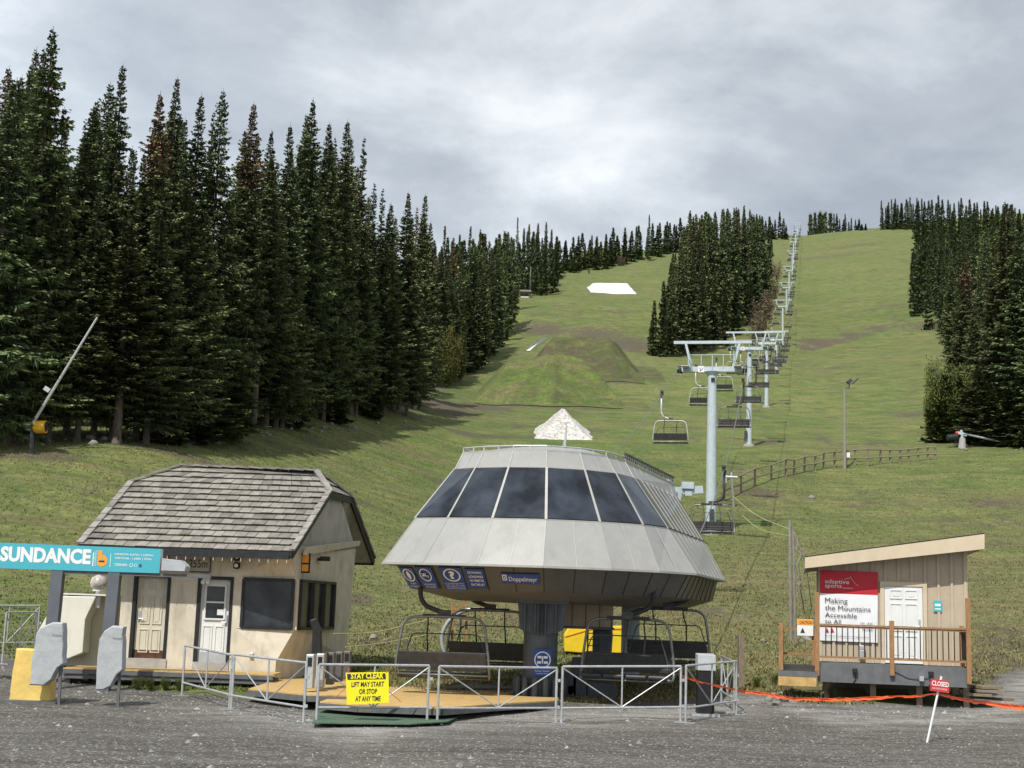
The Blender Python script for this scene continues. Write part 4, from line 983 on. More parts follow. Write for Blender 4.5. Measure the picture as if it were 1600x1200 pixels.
# ================================================================== STEEL BARRIERS
BG='steel crowd barriers round the lift entrance'
def barrier(a,b,h,label,flipd=False,z=None):
    pa=ground(*a) if len(a)==2 else at(*a); pb=ground(*b) if len(b)==2 else at(*b)
    root=empty('steel_barrier',(pa+pb)/2,label,'barrier',BG)
    U=Vector((0,0,1)); d=(pb-pa).normalized()
    for p in (pa,pb):
        f=MB(); f.tube([p,p+U*h],.026,8)
        n=d.cross(U); f.bar(p+n*.22+U*.012,p-n*.22+U*.012,.05,.02); f.build('post',M['steel'],root)
    r=MB(); r.tube([pa+U*h,pb+U*h],.024,8); r.tube([pa+U*.30,pb+U*.30],.022,8); r.build('rail',M['steel'],root)
    g=MB(); mid=(pa+pb)/2; g.tube([mid+U*.3,mid+U*h],.018,6); g.tube([pa+U*(h-.03),mid+U*.31],.013,6); g.tube([pb+U*(h-.03),mid+U*.31],.013,6); g.build('brace',M['steel'],root)
    c=MB(); 
    for zz in (.32,.85): c.cbox(pb+U*zz+d*.05,(.07,.05,.06))
    c.build('clip',M['steel'],root); return root
barrier((284,1088),(358,1109),1.10,'steel barrier nearest the white door, leftmost of the row')
barrier((361,1110),(474,1130),1.12,'steel barrier sloping down in front of the hut bay')
barrier((494,1131),(667,1130),1.10,'steel barrier carrying the yellow warning sign')
barrier((683,1131),(868,1130),1.10,'steel barrier in front of the left chairs and the station mast')
barrier((877,1130),(1063,1128),1.13,'steel barrier in front of the right chair')
barrier((1071,1130),(1150,1117),1.16,'short-looking steel barrier running back beside the black box')
barrier((1147,1114),(1127,1100),1.12,'steel barrier seen nearly end-on at the right end of the row')
p=at(8,1040,38)
barrier((3,1038),(52,1035),1.35,'silver barrier standing left of the white utility box, front one')
barrier((-40,1022),(56,1020),1.35,'silver barrier standing left of the white utility box, rear one')
# yellow warning sign
WY=ground(560,1130).y-.06
ws=empty('warning_sign',(at(574,1075,WY).x,WY,0.6),'yellow plastic sign reading STAY CLEAR hung on a barrier','sign')
q=[at(px,py,WY) for px,py in ((542,1101),(608,1098),(607,1050),(540,1051))]
m=MB(); m.prism(q,(0,.012,0)); wo=m.build('sign_face',M['yellow_sign'],ws)
q=[at(px,py,WY-.006) for px,py in ((543,1062),(603,1061),(602,1052),(542,1053))]
m=MB(); m.prism(q,(0,.004,0)); m.build('black_band',M['ink'],ws)
xdv=(at(603,1061,WY)-at(543,1062,WY)).normalized()
text_mesh('STAY CLEAR',at(548,1061,WY-.012),xdv,(0,0,1),.11,M['yellow_sign'],ws,width=.62,bold=.04)
for tx,px,py,w in (('LIFT MAY START',549,1073.5,.62),('OR STOP',561,1084.5,.34),('AT ANY TIME',555,1096,.48)): text_mesh(tx,at(px,py,WY-.006),xdv,(0,0,1),.095,M['ink'],ws,width=w,bold=.02)
m=MB()
for px in (544,604): m.tube([at(px,1051,WY),at(px+2,1044,WY)],.008,5)
m.tube([at(540,1075,WY),at(522,1092,WY+.2)],.006,4); m.tube([at(607,1080,WY),at(626,1096,WY+.2)],.006,4); m.build('tie',M['orange_tape'],ws)
# ================================================================== KIOSK, RFID GATES, BLACK BOX
q=ground(493,1062); q.y=31.6; q=Vector((at(493,1055,31.6).x,31.6,zg(0,31.6)))
ks=empty('card_reader_post',q,'tall black angular post standing at the hut corner','post')
m=MB(); m.prism([at(485,1055,31.6),at(502,1055,31.6),at(501,985,31.6),at(493,966,31.6),at(484,969,31.6),at(488,985,31.6)],(0,.25,0)); m.build('housing',M['black'],ks,bevel=.02)
m=MB(); m.cbox(q+Vector((0,.1,.03)),(.4,.4,.06)); m.build('base_plate',M['dark_steel'],ks)
for k,(px,py0,py1) in enumerate([(483,1022,1072),(499,1021,1071),(515,1019,1066),(528,1018,1062),(541,1017,1058)]):
    Yk=30.6+k*.75; a=at(px,py1,Yk); b=at(px,py0,Yk)
    r=empty('ticket_gate',(a.x,Yk,zg(a.x,Yk)),['first silver ticket gate post from the left, pale and nearest','second silver ticket gate post from the left, pale beside the black post','middle silver ticket gate post of five','second silver ticket gate post from the right','rightmost silver ticket gate post of five'][k],'ticket gate','silver gate posts at the hut corner')
    m=MB(); w=.085+.0*k; m.box((a.x-w,Yk-.1,a.z-.05),(a.x+w,Yk+.25,b.z)); m.build('housing',M['steel'] if k<2 else M['shell_dark'],r,bevel=.02)
    m=MB(); m.box((a.x-w*.55,Yk-.112,lerp(a.z,b.z,.62)),(a.x+w*.55,Yk-.098,lerp(a.z,b.z,.9))); m.build('reader',M['black'],r)
q=ground(1101,1119); bb=empty('covered_box',q,'waist-high black box with a sloping grey lid in front of the barriers','box')
Yb=q.y
m=MB(); m.box((at(1089,1100,Yb).x,Yb-.15,q.z+.02),(at(1115,1100,Yb).x,Yb+.25,at(1101,1047,Yb).z)); m.build('body',M['black'],bb,bevel=.02)
m=MB(); a=at(1089,1047,Yb);b=at(1117,1047,Yb);c=at(1115,1023,Yb+.1); m.prism([(a.x,Yb-.17,a.z),(a.x,Yb-.12,c.z),(a.x,Yb+.27,c.z+.02),(a.x,Yb+.27,a.z)],(b.x-a.x,0,0)); m.build('lid',M['fabric_grey'],bb,bevel=.01)
m=MB(); m.cbox(q+Vector((0,.05,.03)),(.6,.5,.06)); m.build('base_plate',M['steel'],bb)
# ================================================================== LOADING PLATFORM
def slab(name,pts,z,th,m,label,cat,edge=None):
    # pts given as picture points on the horizontal plane z
    P3=[]
    for px,py in pts:
        r=ray(px,py); s=(z-H)/r.z; P3.append(Vector((r.x*s,r.y*s,z)))
    c=sum(P3,Vector())/len(P3); root=empty(name,(c.x,c.y,z-.2),label,cat)
    mb=MB(); mb.prism([p-Vector((0,0,th)) for p in P3],(0,0,th)); mb.build('top',m,root)
    if edge:
        e=MB(); n=len(P3)
        for i in range(n):
            a,b=P3[i],P3[(i+1)%n]; e.bar(a-Vector((0,0,th+.06)),b-Vector((0,0,th+.06)),.06,.11)
        e.build('edge',edge,root)
    return root
slab('plywood_ramp',[(388,1076),(480,1085),(560,1087),(566,1072),(560,1063),(470,1058),(430,1062)],.44,.03,M['ply'],'yellow plywood ramp between the hut bay and the warning sign','ramp',M['deck_edge'])
slab('plywood_platform',[(500,1096),(560,1101),(690,1106),(770,1100),(872,1094),(874,1078),(640,1072),(560,1075)],.36,.03,M['ply'],'long yellow plywood loading platform under the left chairs','platform',M['deck_edge'])
mm_=slab('turf_mat',[(488,1129),(640,1131),(700,1127),(742,1108),(600,1106),(500,1104)],.14,.02,M['mat_green'],'dark green turf mat laid behind the warning sign barrier','mat')
slab('metal_ramp_strip',[(690,1074),(870,1076),(870,1070),(740,1066)],.42,.03,M['deck_edge'],'dark strip along the rear edge of the loading platform','plank')
# ================================================================== SHED
SHY=36.2
SHR_=-.20; SPV=Vector((at(1395,1080,SHY).x,SHY,.4))
SH=empty('wooden_shed',SPV,'small tan shed with a slanting roof, white door and railed deck','shed',rz=SHR_)
def Q(px,py,Y=SHY): return at(px,py,Y)
xL=Q(1283,950).x; xR=Q(1505.5,950).x; fz=Q(1390,1037).z
zl=Q(1283,886).z; zr=Q(1506,868).z
dp=3.0
w=MB()
w.prism([(xL,SHY,fz),(xR,SHY,fz),(xR,SHY,zr+.25),(xL,SHY,zl+.1)],(0,dp,0)); w.build('wall',M['siding'],SH)
bt=MB()
nbt=11
for k in range(nbt+1):
    x=lerp(xL+.03,xR-.03,k/nbt); zt2=lerp(zl+.02,zr+.1,k/nbt)
    bt.box((x-.032,SHY-.04,fz),(x+.032,SHY-.001,zt2))
for k in range(6): y=SHY+dp*k/5; bt.box((xR+.001,y-.03,fz),(xR+.025,y+.03,zr+.1)); bt.box((xL-.025,y-.03,fz),(xL-.001,y+.03,zl))
bt.build('batten',M['batten'],SH)
sh12=Vector((.12,0,0)); rl=Q(1261,868,35.6)+sh12; rr=Q(1532,834,35.6)+sh12; rl2=Q(1261,887,35.6)+sh12; rr2=Q(1532,859,35.6)+sh12
rf=MB(); rf.prism([rl,rr,rr+Vector((0,0,-.05)),rl+Vector((0,0,-.05))],(0,dp+1.1,0)); rf.build('roof',M['trim'],SH)
fs=MB(); fs.prism([rl2+Vector((0,-.012,0)),rr2+Vector((0,-.012,0)),rr+Vector((0,-.012,-.03)),rl+Vector((0,-.012,-.03))],(0,.05,0))
fs.prism([rr2+Vector((.002,.04,0)),rr+Vector((.002,.04,-.055)),rr+Vector((-.04,.04,-.055)),rr2+Vector((-.04,.04,0))],(0,dp+1.0,0)); fs.prism([rl2+Vector((-.002,.04,0)),rl+Vector((-.002,.04,-.055)),rl+Vector((.04,.04,-.055)),rl2+Vector((.04,.04,0))],(0,dp+1.0,0)); fs.build('fascia',M['fascia'],SH)
sf=MB(); sf.add([rl2+Vector((.04,.05,.02)),rr2+Vector((-.04,.05,.02)),rr2+Vector((-.04,dp+1,.02)),rl2+Vector((.04,dp+1,.02))],[(0,3,2,1)]); sf.build('soffit',M['gable'],SH)
dx0,dx1=Q(1382.5,950).x,Q(1439.5,950).x; dz1=Q(1410,917).z
o_=HB; HBs=HB; HB=SH
dr=panel_door(dx0,dx1,fz+.02,dz1,SHY-.06,M['white'],'door',handle=1)
HB=HBs
tr=MB(); tr.box((dx0-.11,SHY-.085,fz),(dx0-.01,SHY-.027,dz1+.12)); tr.box((dx1+.01,SHY-.085,fz),(dx1+.11,SHY-.027,dz1+.12)); tr.box((dx0-.01,SHY-.085,dz1+.01),(dx1+.01,SHY-.027,dz1+.12)); tr.build('door_trim',M['fascia'],SH)
# banner : wavy cloth with red head
def cloth(px0,px1,py0,py1,name,m,parent,Y,amp=.012,dpy=3.5):
    a=Q(px0,py0,Y);b=Q(px1,py0+dpy,Y);c=Q(px0,py1,Y);d=Q(px1,py1+dpy,Y); n=18; mb=MB(); vs=[];fs_=[]
    for j in range(n+1):
        for i in range(n+1):
            s,t=i/n,j/n; p=lerp(lerp(a,b,s),lerp(c,d,s),t); p.y+=-amp*abs(math.sin(s*7+t*3))*math.sin(t*PI)**.5
            vs.append(p)
    for j in range(n):
        for i in range(n): k=j*(n+1)+i; fs_.append((k,k+1,k+n+2,k+n+1))
    mb.add(vs,fs_); return mb.build(name,m,parent,smooth=True)
bn=empty('hanging_banner',Q(1329,945,SHY-.07),'red and white banner reading Making the Mountains Accessible to All','banner')
Yn=SHY-.07
cloth(1284.5,1373,890,926.5,'banner_head',M['red'],bn,Yn); cloth(1284.5,1373,926.5,1001,'banner_body',M['banner'],bn,Yn)
bx_=Vector((1,0,-.012)).normalized()
def bt_(s,px,py,h,w,m): return text_mesh(s,Q(px,py,Yn-.035),bx_,(0,0,1),h,m,bn,width=w)
bt_('adaptive',1293,912.8,.135,.60,M['print_white']); bt_('sports',1293,919.5,.115,.41,M['print_white']); bt_('SUN PEAKS',1320,919.5,.03,.25,M['print_white'])
mt=MB()
pk=[(1322,906),(1327,903),(1329,904.5),(1332,901),(1336,908),(1340,913),(1344.5,915)]
for a,b in zip(pk,pk[1:]): mt.bar(Q(*a,Yn-.03),Q(*b,Yn-.03),.02,.006)
mt.build('mountain_mark',M['print_white'],bn)
for s,py,w in (('Making',941.5,.56),('the Mountains',953,1.13),('Accessible',964,.79),('to All',974,.40)):
    h=.18 if s=='Making' or s=='the Mountains' else .15
    h={'Making':.17,'the Mountains':.125,'Accessible':.115,'to All':.11}[s]
    bt_(s,1293,py+(2.6 if s=='Making' else 0),h,w,M['ink'])
mt=MB()
for cx in (1296,1304):
    a=Q(cx-3,988,Yn-.025);b=Q(cx+3,988,Yn-.025);c=Q(cx,981,Yn-.025); mt.prism([a,b,c],(0,.003,0))
mt.build('crest',M['red'],bn)
bt_('CRIS   UP BC',1347,975.5,.05,.31,M['ink']); bt_('MORE',1350,985,.05,.26,M['blue']); bt_('www.adaptivesports',1292,994.5,.04,1.1,M['ink'])
nm=MB(); a=Q(1457,955.5,SHY-.04);b=Q(1469,939,SHY-.04); nm.box((a.x,SHY-.045,a.z),(b.x,SHY-.03,b.z)); so_=nm.build('small_poster',M['teal'],SH); nm=MB(); nm.cbox(((a.x+b.x)/2,SHY-.047,(a.z+b.z)/2+.03),(.14,.003,.06)); nm.cbox(((a.x+b.x)/2,SHY-.047,(a.z+b.z)/2-.07),(.14,.003,.03)); nm.build('poster_print',M['print_white'],so_)
eb=MB(); a=Q(1349,1022,SHY-.1); eb.cbox((a.x,SHY-.1,a.z),(.14,.12,.2)); eb.cbox((a.x,SHY-.1,a.z+.16),(.17,.12,.1)); eb.build('outlet_box',M['steel'],SH,bevel=.01)
bd_=Vector(bn.location)-SPV; bn.location=SPV+Matrix.Rotation(SHR_,3,'Z')@bd_; bn.rotation_euler=(0,0,SHR_)
# deck
DY=34.9
def D(px,py,Y=DY): return at(px,py,Y)+Vector((.26,0,0))
dl=D(1281,1040).x; dr_=D(1509,1045).x
dk=MB(); 
for k in range(9): y=lerp(DY,SHY-.03,k/9); dk.box((dl,y,fz-.06),(dr_,y+.135,fz-.015))
dk.build('deck_boards',M['deck_grey'],SH)
zf0=D(1400,1070).z
fc=MB(); fc.box((dl+.002,DY-.04,zf0),(dr_,DY-.003,fz-.005)); fc.build('deck_skirt',M['deck_grey'],SH)
rg=MB()
P0=Q(1281,1040)
posts=[(1281,925,1057),(1395,970,1056),(1509,935,1068)]
for px,p0,p1 in posts:
    a=D(px,p0,DY-.1);b=D(px,p1,DY-.1); 
    m=MB(); m.bar((a.x,DY-.1,b.z),(a.x,DY-.1,a.z),.11,.11); m.build('rail_post',M['wood'],SH,bevel=.006)
zr1=D(1400,984).z; zr2=D(1400,1032).z
m=MB(); m.box((dl+.05,DY-.06,zr1),(dr_-.05,DY-.0,zr1+.05)); m.box((dl+.05,DY-.09,zr1+.055),(dr_-.05,DY+.04,zr1+.09)); m.box((dl+.05,DY-.06,zr2),(dr_-.05,DY,zr2+.05)); m.box((dr_-.05,DY,zr1),(dr_+.03,SHY,zr1+.05)); m.box((dr_-.05,DY,zr2),(dr_+.03,SHY,zr2+.05)); m.build('handrail',M['wood'],SH)
nbal=26
for k in range(1,nbal):
    x=lerp(dl+.06,dr_-.06,k/nbal)
    m=MB(); m.tube([(x,DY-.03,zr2+.04),(x,DY-.03,zr1+.01)],.013,6); m.build('baluster',M['black'],SH)
m=MB()
for k in range(6): y=lerp(DY+.15,SHY-.1,k/5); m.tube([(dr_-.01,y,zr2+.04),(dr_-.01,y,zr1+.01)],.012,6)
m.build('end_balusters',M['black'],SH)
m=MB(); a=D(1509,990); m.bar((dr_+.0,SHY-.05,fz-.3),(dr_+.0,SHY-.05,zr1+.15),.10); m.build('rail_post',M['wood'],SH)
# left landing / ramp
lx0=D(1220,1040,34.9).x; lx1=dl-.02; lz=fz-.22
m=MB(); m.add([(lx0,34.7,lz),(lx1,34.7,lz),(lx1,36.6,lz+.10),(lx0,36.6,lz+.10)],[(0,1,2,3)]); m.build('landing',M['black'],SH)
m=MB(); m.box((lx0,34.66,lz-.13),(lx1,34.695,lz-.004)); m.build('landing_edge',M['deck_grey'],SH)
m=MB(); m.box((lx0,34.67,lz-.36),(lx1-.02,34.72,lz-.135)); m.build('landing_beam',M['ply'],SH)
for x,y,h in ((lx0+.06,34.75,1.15),(lx0+.06,36.5,1.15),(lx1-.05,36.5,1.0)): m=MB(); m.bar((x,y,lz),(x,y,lz+h),.11); m.build('landing_post',M['wood'],SH,bevel=.006)
m=MB(); m.box((lx0,34.8,lz+1.05),(lx0+.09,36.5,lz+1.1)); m.box((lx0+.1,36.47,lz+.98),(lx1,36.53,lz+1.04)); m.box((lx0+.1,36.47,lz+.35),(lx1,36.53,lz+.41)); m.build('landing_rail',M['wood'],SH)
m=MB()
for k in range(9): y=lerp(34.9,36.35,k/8); m.tube([(lx0+.05,y,lz+.12),(lx0+.05,y,lz+1.05)],.016,6)
m.box((lx0+.04,34.8,lz+.1),(lx0+.06,36.5,lz+.14)); m.build('landing_balusters',M['black'],SH)
a=at(1246,993,36.4);b=at(1271,968,36.4); m=MB(); m.box((a.x,36.36,a.z),(b.x,36.40,b.z)); cn=m.build('caution_notice',M['print_white'],SH); m=MB(); m.box((a.x+.005,36.352,lerp(a.z,b.z,.66)),(b.x-.005,36.358,b.z-.005)); m.build('notice_header',M['orange'],cn)
text_mesh('CAUTION',(a.x+.06,36.35,lerp(a.z,b.z,.72)),(1,0,0),(0,0,1),.07,M['ink'],cn,width=.32,bold=.02); m=MB(); m.prism([(a.x+.08,36.353,a.z+.07),(a.x+.2,36.353,a.z+.07),(a.x+.14,36.353,a.z+.2)],(0,-.003,0)); m.build('notice_symbol',M['ink'],cn)
# supports
m=MB()
for px in (1290,1360,1430,1500):
    x=D(px,1070,35.3).x
    for yy_s,zt_s in ((35.3,zf0+.02),(37.8,fz-.05)): m=MB(); m.bar((x,yy_s,.1),(x,yy_s,zt_s),.14); m.build('support_post',M['old_wood'],SH)
m=MB()
m.box((dl+.1,35.25,fz-.25),(dr_-.1,35.35,fz-.065)); m.box((xL+.1,38.8,.3),(xR-.1,38.9,fz)); m.build('deck_joist',M['old_wood'],SH)
m=MB(); m.box((xL,SHY+.01,fz-.3),(xR,SHY+.1,fz-.001)); m.build('floor_beam',M['trim'],SH)
for px,py,l in ((1339,1048,'left'),(1454,1052,'right')):
    a=D(px,py,DY-.09); m=MB(); m.cbox((a.x,DY-.11,a.z),(.12,.10,.10)); m.tube([(a.x,DY-.10,a.z-.05),(a.x+.03,DY-.07,a.z-.2),(a.x-.04,DY-.06,a.z-.3)],.012,6); m.build('deck_light',M['black'],SH,bevel=.01)
a=D(1440,1060,DY-.09); m=MB(); m.cbox((a.x,DY-.1,a.z),(.1,.09,.12)); m.build('outlet_box',M['steel'],SH)
m=MB(); m.tube([D(1400,1050,DY-.06),D(1420,1060,DY-.06),D(1440,1062,DY-.06),D(1452,1058,DY-.06)],.008,5); m.build('cable',M['black'],SH)
# planks stacked right of shed
pk_=empty('plank_stack',ground(1530,1088),'dark weathered planks stacked at the right end of the shed deck','planks')
m=MB()
for k,(px,py,w_) in enumerate([(1528,1084,.6),(1534,1078,.7),(1524,1072,.6),(1538,1090,.5)]):
    p=at(px,py,35.4+.2*k); m.cbox(p,(w_,1.4,.06),Matrix.Rotation(.3*k-.3,3,'Z'))
m.build('planks',M['old_wood'],pk_)
# ================================================================== CLOSED SIGN AND ORANGE MESH
b=ground(1448,1160); t=at(1471,1057,b.y+.1)
cs=empty('closed_sign',b,'small red CLOSED sign on a leaning white pole in the gravel','sign')
m=MB(); m.tube([b-Vector((0,0,.03)),t],.022,8); m.build('pole',M['white'],cs)
c=at(1468,1071.5,b.y+.04); dd=(t-b).normalized(); xx=Vector((1,0,-.10)).normalized(); uu=Vector((.10,0,1)).normalized()
m=MB(); q=[c+xx*sx*.185+uu*sz*.115+Vector((0,-.03,0)) for sx,sz in((-1,-1),(1,-1),(1,1),(-1,1))]; m.prism(q,(0,.012,0)); m.build('sign_face',M['red2'],cs)
text_mesh('CLOSED',c-xx*.165-uu*.01+Vector((0,-.04,0)),xx,uu,.095,M['print_white'],cs,width=.33,bold=.03); text_mesh('DO NOT ENTER',c-xx*.14-uu*.075+Vector((0,-.04,0)),xx,uu,.035,M['print_white'],cs,width=.28)
def ribbon(pts,hs,m,label,name='safety_mesh'):
    # pts : world top-edge points ; hs drop
    top=[];n=len(pts)
    mb=MB(); vs=[];fs_=[]
    dense=[]
    for i in range(n-1):
        for k in range(8): t=k/8; dense.append((lerp(pts[i],pts[i+1],t),lerp(hs[i],hs[i+1],t)))
    dense.append((pts[-1],hs[-1]))
    for i,(p,h) in enumerate(dense):
        j=random.uniform(-.012,.012); vs+=[p+Vector((0,j,random.uniform(-.008,.008))),p+Vector((0,-j+.02,-h*.5)),p+Vector((0,j,-h+random.uniform(-.02,.02)))]
    for i in range(len(dense)-1): fs_+=[(3*i,3*i+3,3*i+4,3*i+1),(3*i+1,3*i+4,3*i+5,3*i+2)]
    mb.add(vs,fs_); o=mb.build(name,m); o.modifiers.new('s','SOLIDIFY').thickness=.006; return tag(o,label,'safety mesh')
pp=[]; 
r0=ground(1066,1130); Y0=r0.y
for px,py,Y in ((1066,1055,Y0),(1100,1066,Y0+.6),(1135,1073,Y0+1.5),(1164,1078.5,33.5),(1200,1083,33.6),(1238,1090,33.4),(1300,1091,33.3),(1345,1089.5,33.2),(1400,1087,32.8),(1440,1086,32),(1464,1083,b.y+.1)): pp.append(at(px,py,Y))
ribbon(pp,[.03,.035,.04,.07,.07,.07,.07,.07,.05,.04,.03],M['orange_tape'],'orange safety mesh strung from the barriers to the CLOSED sign')
pp=[at(*a) for a in ((1466,1083,b.y+.1),(1500,1090,b.y+1.5),(1540,1096,31.6),(1580,1101,31.2),(1620,1103,31),(1680,1104,30.8))]
ribbon(pp,[.04,.07,.08,.10,.11,.11],M['orange_tape'],'orange safety mesh trailing from the CLOSED sign to the right')
# wood post by the mesh
def wpost(px,py0,py1,w,label,Y=None,m='wood'):
    b=ground(px,py1); t=at(px,py0,b.y); mb=MB(); mb.bar(b-Vector((0,0,.2)),Vector((t.x,b.y,t.z)),w,w); o=mb.build('wooden_post',M[m]); tag(o,label,'post'); return o
wpost(1158,992,1074,.16,'brown wooden post beside the orange mesh, right of the barriers',m='old_wood')
# leaning poles + net frame left of shed
L=ground(1243,985); YL=40.0
lp=empty('pole_frame',(at(1243,985,YL).x,YL,zg(18,YL)),'tall weathered poles with a slack grey net frame left of the shed','pole frame')
m=MB(); m.tube([at(1236,1000,YL),at(1234,813,YL)],[.06,.045],8); m.build('pole',M['grey_wood'],lp); m=MB(); m.tube([at(1243,1005,YL),at(1239,822,YL)],[.045,.03],8); m.build('pole',M['grey_wood'],lp)
m=MB()
zz=[(1240,830),(1247,850),(1243,858),(1252,866),(1245,884),(1249,898),(1240,915),(1248,925),(1241,940),(1244,960)]
for a,b_ in zip(zz,zz[1:]): m.tube([at(*a,YL),at(*b_,YL)],.022,6)
m.tube([at(1241,835,YL),at(1257,872,YL),at(1254,905,YL),at(1243,925,YL)],.02,6); m.tube([at(1252,858,YL),at(1262,900,YL+.5),at(1268,950,YL+.8),at(1262,975,YL+.8)],.012,5); m.tube([at(1250,920,YL),at(1258,960,YL+.5),at(1250,985,YL+.5)],.012,5)
m.tube([at(1248,880,YL),at(1256,960,YL+.5)],.010,5)
m.build('net_frame',M['grey_wood'],lp)
# yellow ropes
def rope(pts,r,m,label,cat='rope',name='yellow_rope',sag=0):
    P3=[at(*p) for p in pts]; out=[]
    out=smooth_path(P3,30,8); mb=MB(); mb.tube(out,r,5); return tag(mb.build(name,M[m]),label,cat)
rope([(1145,775,70),(1180,806,55),(1234,827,40)],.013,'yellow_rope','yellow rope running down to the tall poles, upper one',sag=.3)
rope([(1160,805,62),(1185,828,52),(1236,838,40)],.013,'yellow_rope','yellow rope running down to the tall poles, lower one',sag=.3)
rope([(522,990,36),(580,990,38),(630,978,39),(740,950,41)],.014,'yellow_rope','yellow rope stretched behind the hut towards the station, upper one',sag=.1)
rope([(540,1011,36),(600,1005,38),(700,985,40)],.014,'yellow_rope','yellow rope stretched behind the hut towards the station, lower one',sag=.1)
# yellow pads behind the station
def pad(pts,Y,dpt,label):
    P3=[at(px,py,Y) for px,py in pts]; c=sum(P3,Vector())/len(P3); root=empty('safety_pad',(c.x,Y,zg(c.x,Y)),label,'crash pad')
    m=MB(); m.prism(P3,(0,dpt,0)); m.build('padding',M['tarp_yellow'],root,bevel=.03)
    m=MB(); a=at(pts[0][0],pts[0][1],Y-.01); b=P3[1]
    zz=(P3[0].z+P3[-1].z)/2
    m.bar(Vector((P3[0].x,Y-.01,lerp(P3[0].z,P3[-1].z,.9))),Vector((P3[1].x,Y-.01,lerp(P3[1].z,P3[2].z,.9))),.03,.03); m.build('seam',M['orange'],root)
    # stand
    m=MB(); 
    for q in (P3[0],P3[1]): m.bar((q.x,Y+.1,zg(q.x,Y)-.05),(q.x,Y+.1,q.z+.1),.08)
    m.build('stand',M['dark_steel'],root); return root
pad([(882,1018),(930,1022),(935,976),(893,974),(882,992)],46,.8,'bright yellow crash pad behind the station, left of the ladder')
pad([(950,1022),(973,1022),(974,978),(950,978)],46.5,.5,'bright yellow crash pad behind the station, right of the ladder')
# blue sign and white ring behind left chairs
c=at(727,1018,39); bsn=empty('route_sign',(c.x,39,zg(c.x,39)),'blue round-print sign half hidden behind the rear left chair','sign')
m=MB(); a=at(712,1032,39);b=at(739,1009,39); m.box((a.x,38.98,a.z),(b.x,39.02,b.z)); m.build('sign_face',M['blue'],bsn)
m=MB(); cc=at(726,1022,38.96); 
for k in range(20):
    q=PI*k/20*1;w2=PI*(k+1)/20
    m.add([(cc.x+.19*math.cos(q),38.965,cc.z+.19*math.sin(q)),(cc.x+.19*math.cos(w2),38.965,cc.z+.19*math.sin(w2)),(cc.x+.13*math.cos(w2),38.965,cc.z+.13*math.sin(w2)),(cc.x+.13*math.cos(q),38.965,cc.z+.13*math.sin(q))],[(0,1,2,3)])
m.build('circle_print',M['print_white'],bsn); m=MB(); m.tube([(cc.x,39.05,zg(cc.x,39)),(cc.x,39.05,b.z)],.03,6); m.build('post',M['steel'],bsn)
m=MB(); pts=[]
for k in range(14):
    q=PI*(.45+.75*k/13); pts.append((750+52*math.cos(q)-8,1000-48*math.sin(q),39.5))
hp=empty('curved_pipe',(at(710,990,39.5).x,39.5,zg(-1,39.5)),'white curved guide pipe on wooden props behind the left chairs','pipe')
m.tube([at(*p) for p in pts],.06,8); m.build('pipe',M['steel'],hp,smooth=True)
m=MB()
for a,b_ in (((729,938),(728,1030)),((729,935),(707,962)),((748,935),(752,960)),((707,930),(706,1030))): m.bar(at(*a,39.8),at(*b_,39.8),.07)
m.build('prop',M['wood'],hp)
# ================================================================== LIGHT POLES, SNOW GUNS, FAR HUT, FENCE
def pole(px,py0,py1,r,label,lamp):
    b=ground(px,py1); t=at(px,py0,b.y); root=empty('light_pole',b,label,'light pole')
    m=MB(); m.tube([b-Vector((0,0,.3)),Vector((b.x,b.y,t.z))],[r,r*.75],10); m.build('pole',M['grey_wood'],root)
    s=b.y/F
    m=MB(); m.bar(Vector((b.x,b.y,t.z)),Vector((b.x+8*s,b.y,t.z+.2)),.08); m.bar(Vector((b.x+7*s,b.y,t.z)),Vector((b.x+9*s,b.y,t.z+11*s)),.08); 
    if lamp==1: m.bar(Vector((b.x+5*s,b.y,t.z+9*s)),Vector((b.x+11*s,b.y,t.z+14*s)),.5,.35); m.bar(Vector((b.x+13*s,b.y,t.z+8*s)),Vector((b.x+22*s,b.y,t.z+17*s)),.14)
    else: m.bar(Vector((b.x+3*s,b.y,t.z+8*s)),Vector((b.x+11*s,b.y,t.z+8*s)),.35,.2)
    m.build('lamp_head',M['dark_steel'] if lamp==1 else M['steel'],root)
    m=MB(); m.cbox(b+Vector((.3,-.2,1.4)),(.3,.2,.5)); m.build('switch_box',M['white'],root); return root
pole(1320,607,733,.16,'grey wooden light pole standing mid-slope above the rail fence',1)
pole(1457,590,690,.16,'pale light pole at the right end of the rail fence before the trees',2)
# snow gun left
b=ground(50,708); Yg=b.y
sg=empty('snow_gun',b,'snow lance on a long leaning pole with a yellow drum at its foot','snow gun')
m=MB(); m.tube([at(46,670,Yg),at(152,496,Yg)],[.10,.06],8); m.bar(at(70,606,Yg),at(78,611,Yg),.25); m.build('lance',M['steel'],sg)
m=MB(); m.tube([b-Vector((0,0,.2)),at(50,662,Yg)],.12,8); m.bar(at(38,664,Yg),at(54,668,Yg),.4,.35); m.build('stand',M['dark_steel'],sg)
m=MB(); a=at(53,668,Yg); c=at(68,667,Yg); m.tube([a,lerp(a,c,.3),c+Vector((.15,0,0))],[.26,.36,.36],16); m.build('drum',M['skin_snowgun'],sg)
m=MB(); m.tube([c+Vector((.15,-.02,0)),c+Vector((.17,-.02,0))],.30,16); m.build('drum_face',M['trim'],sg)
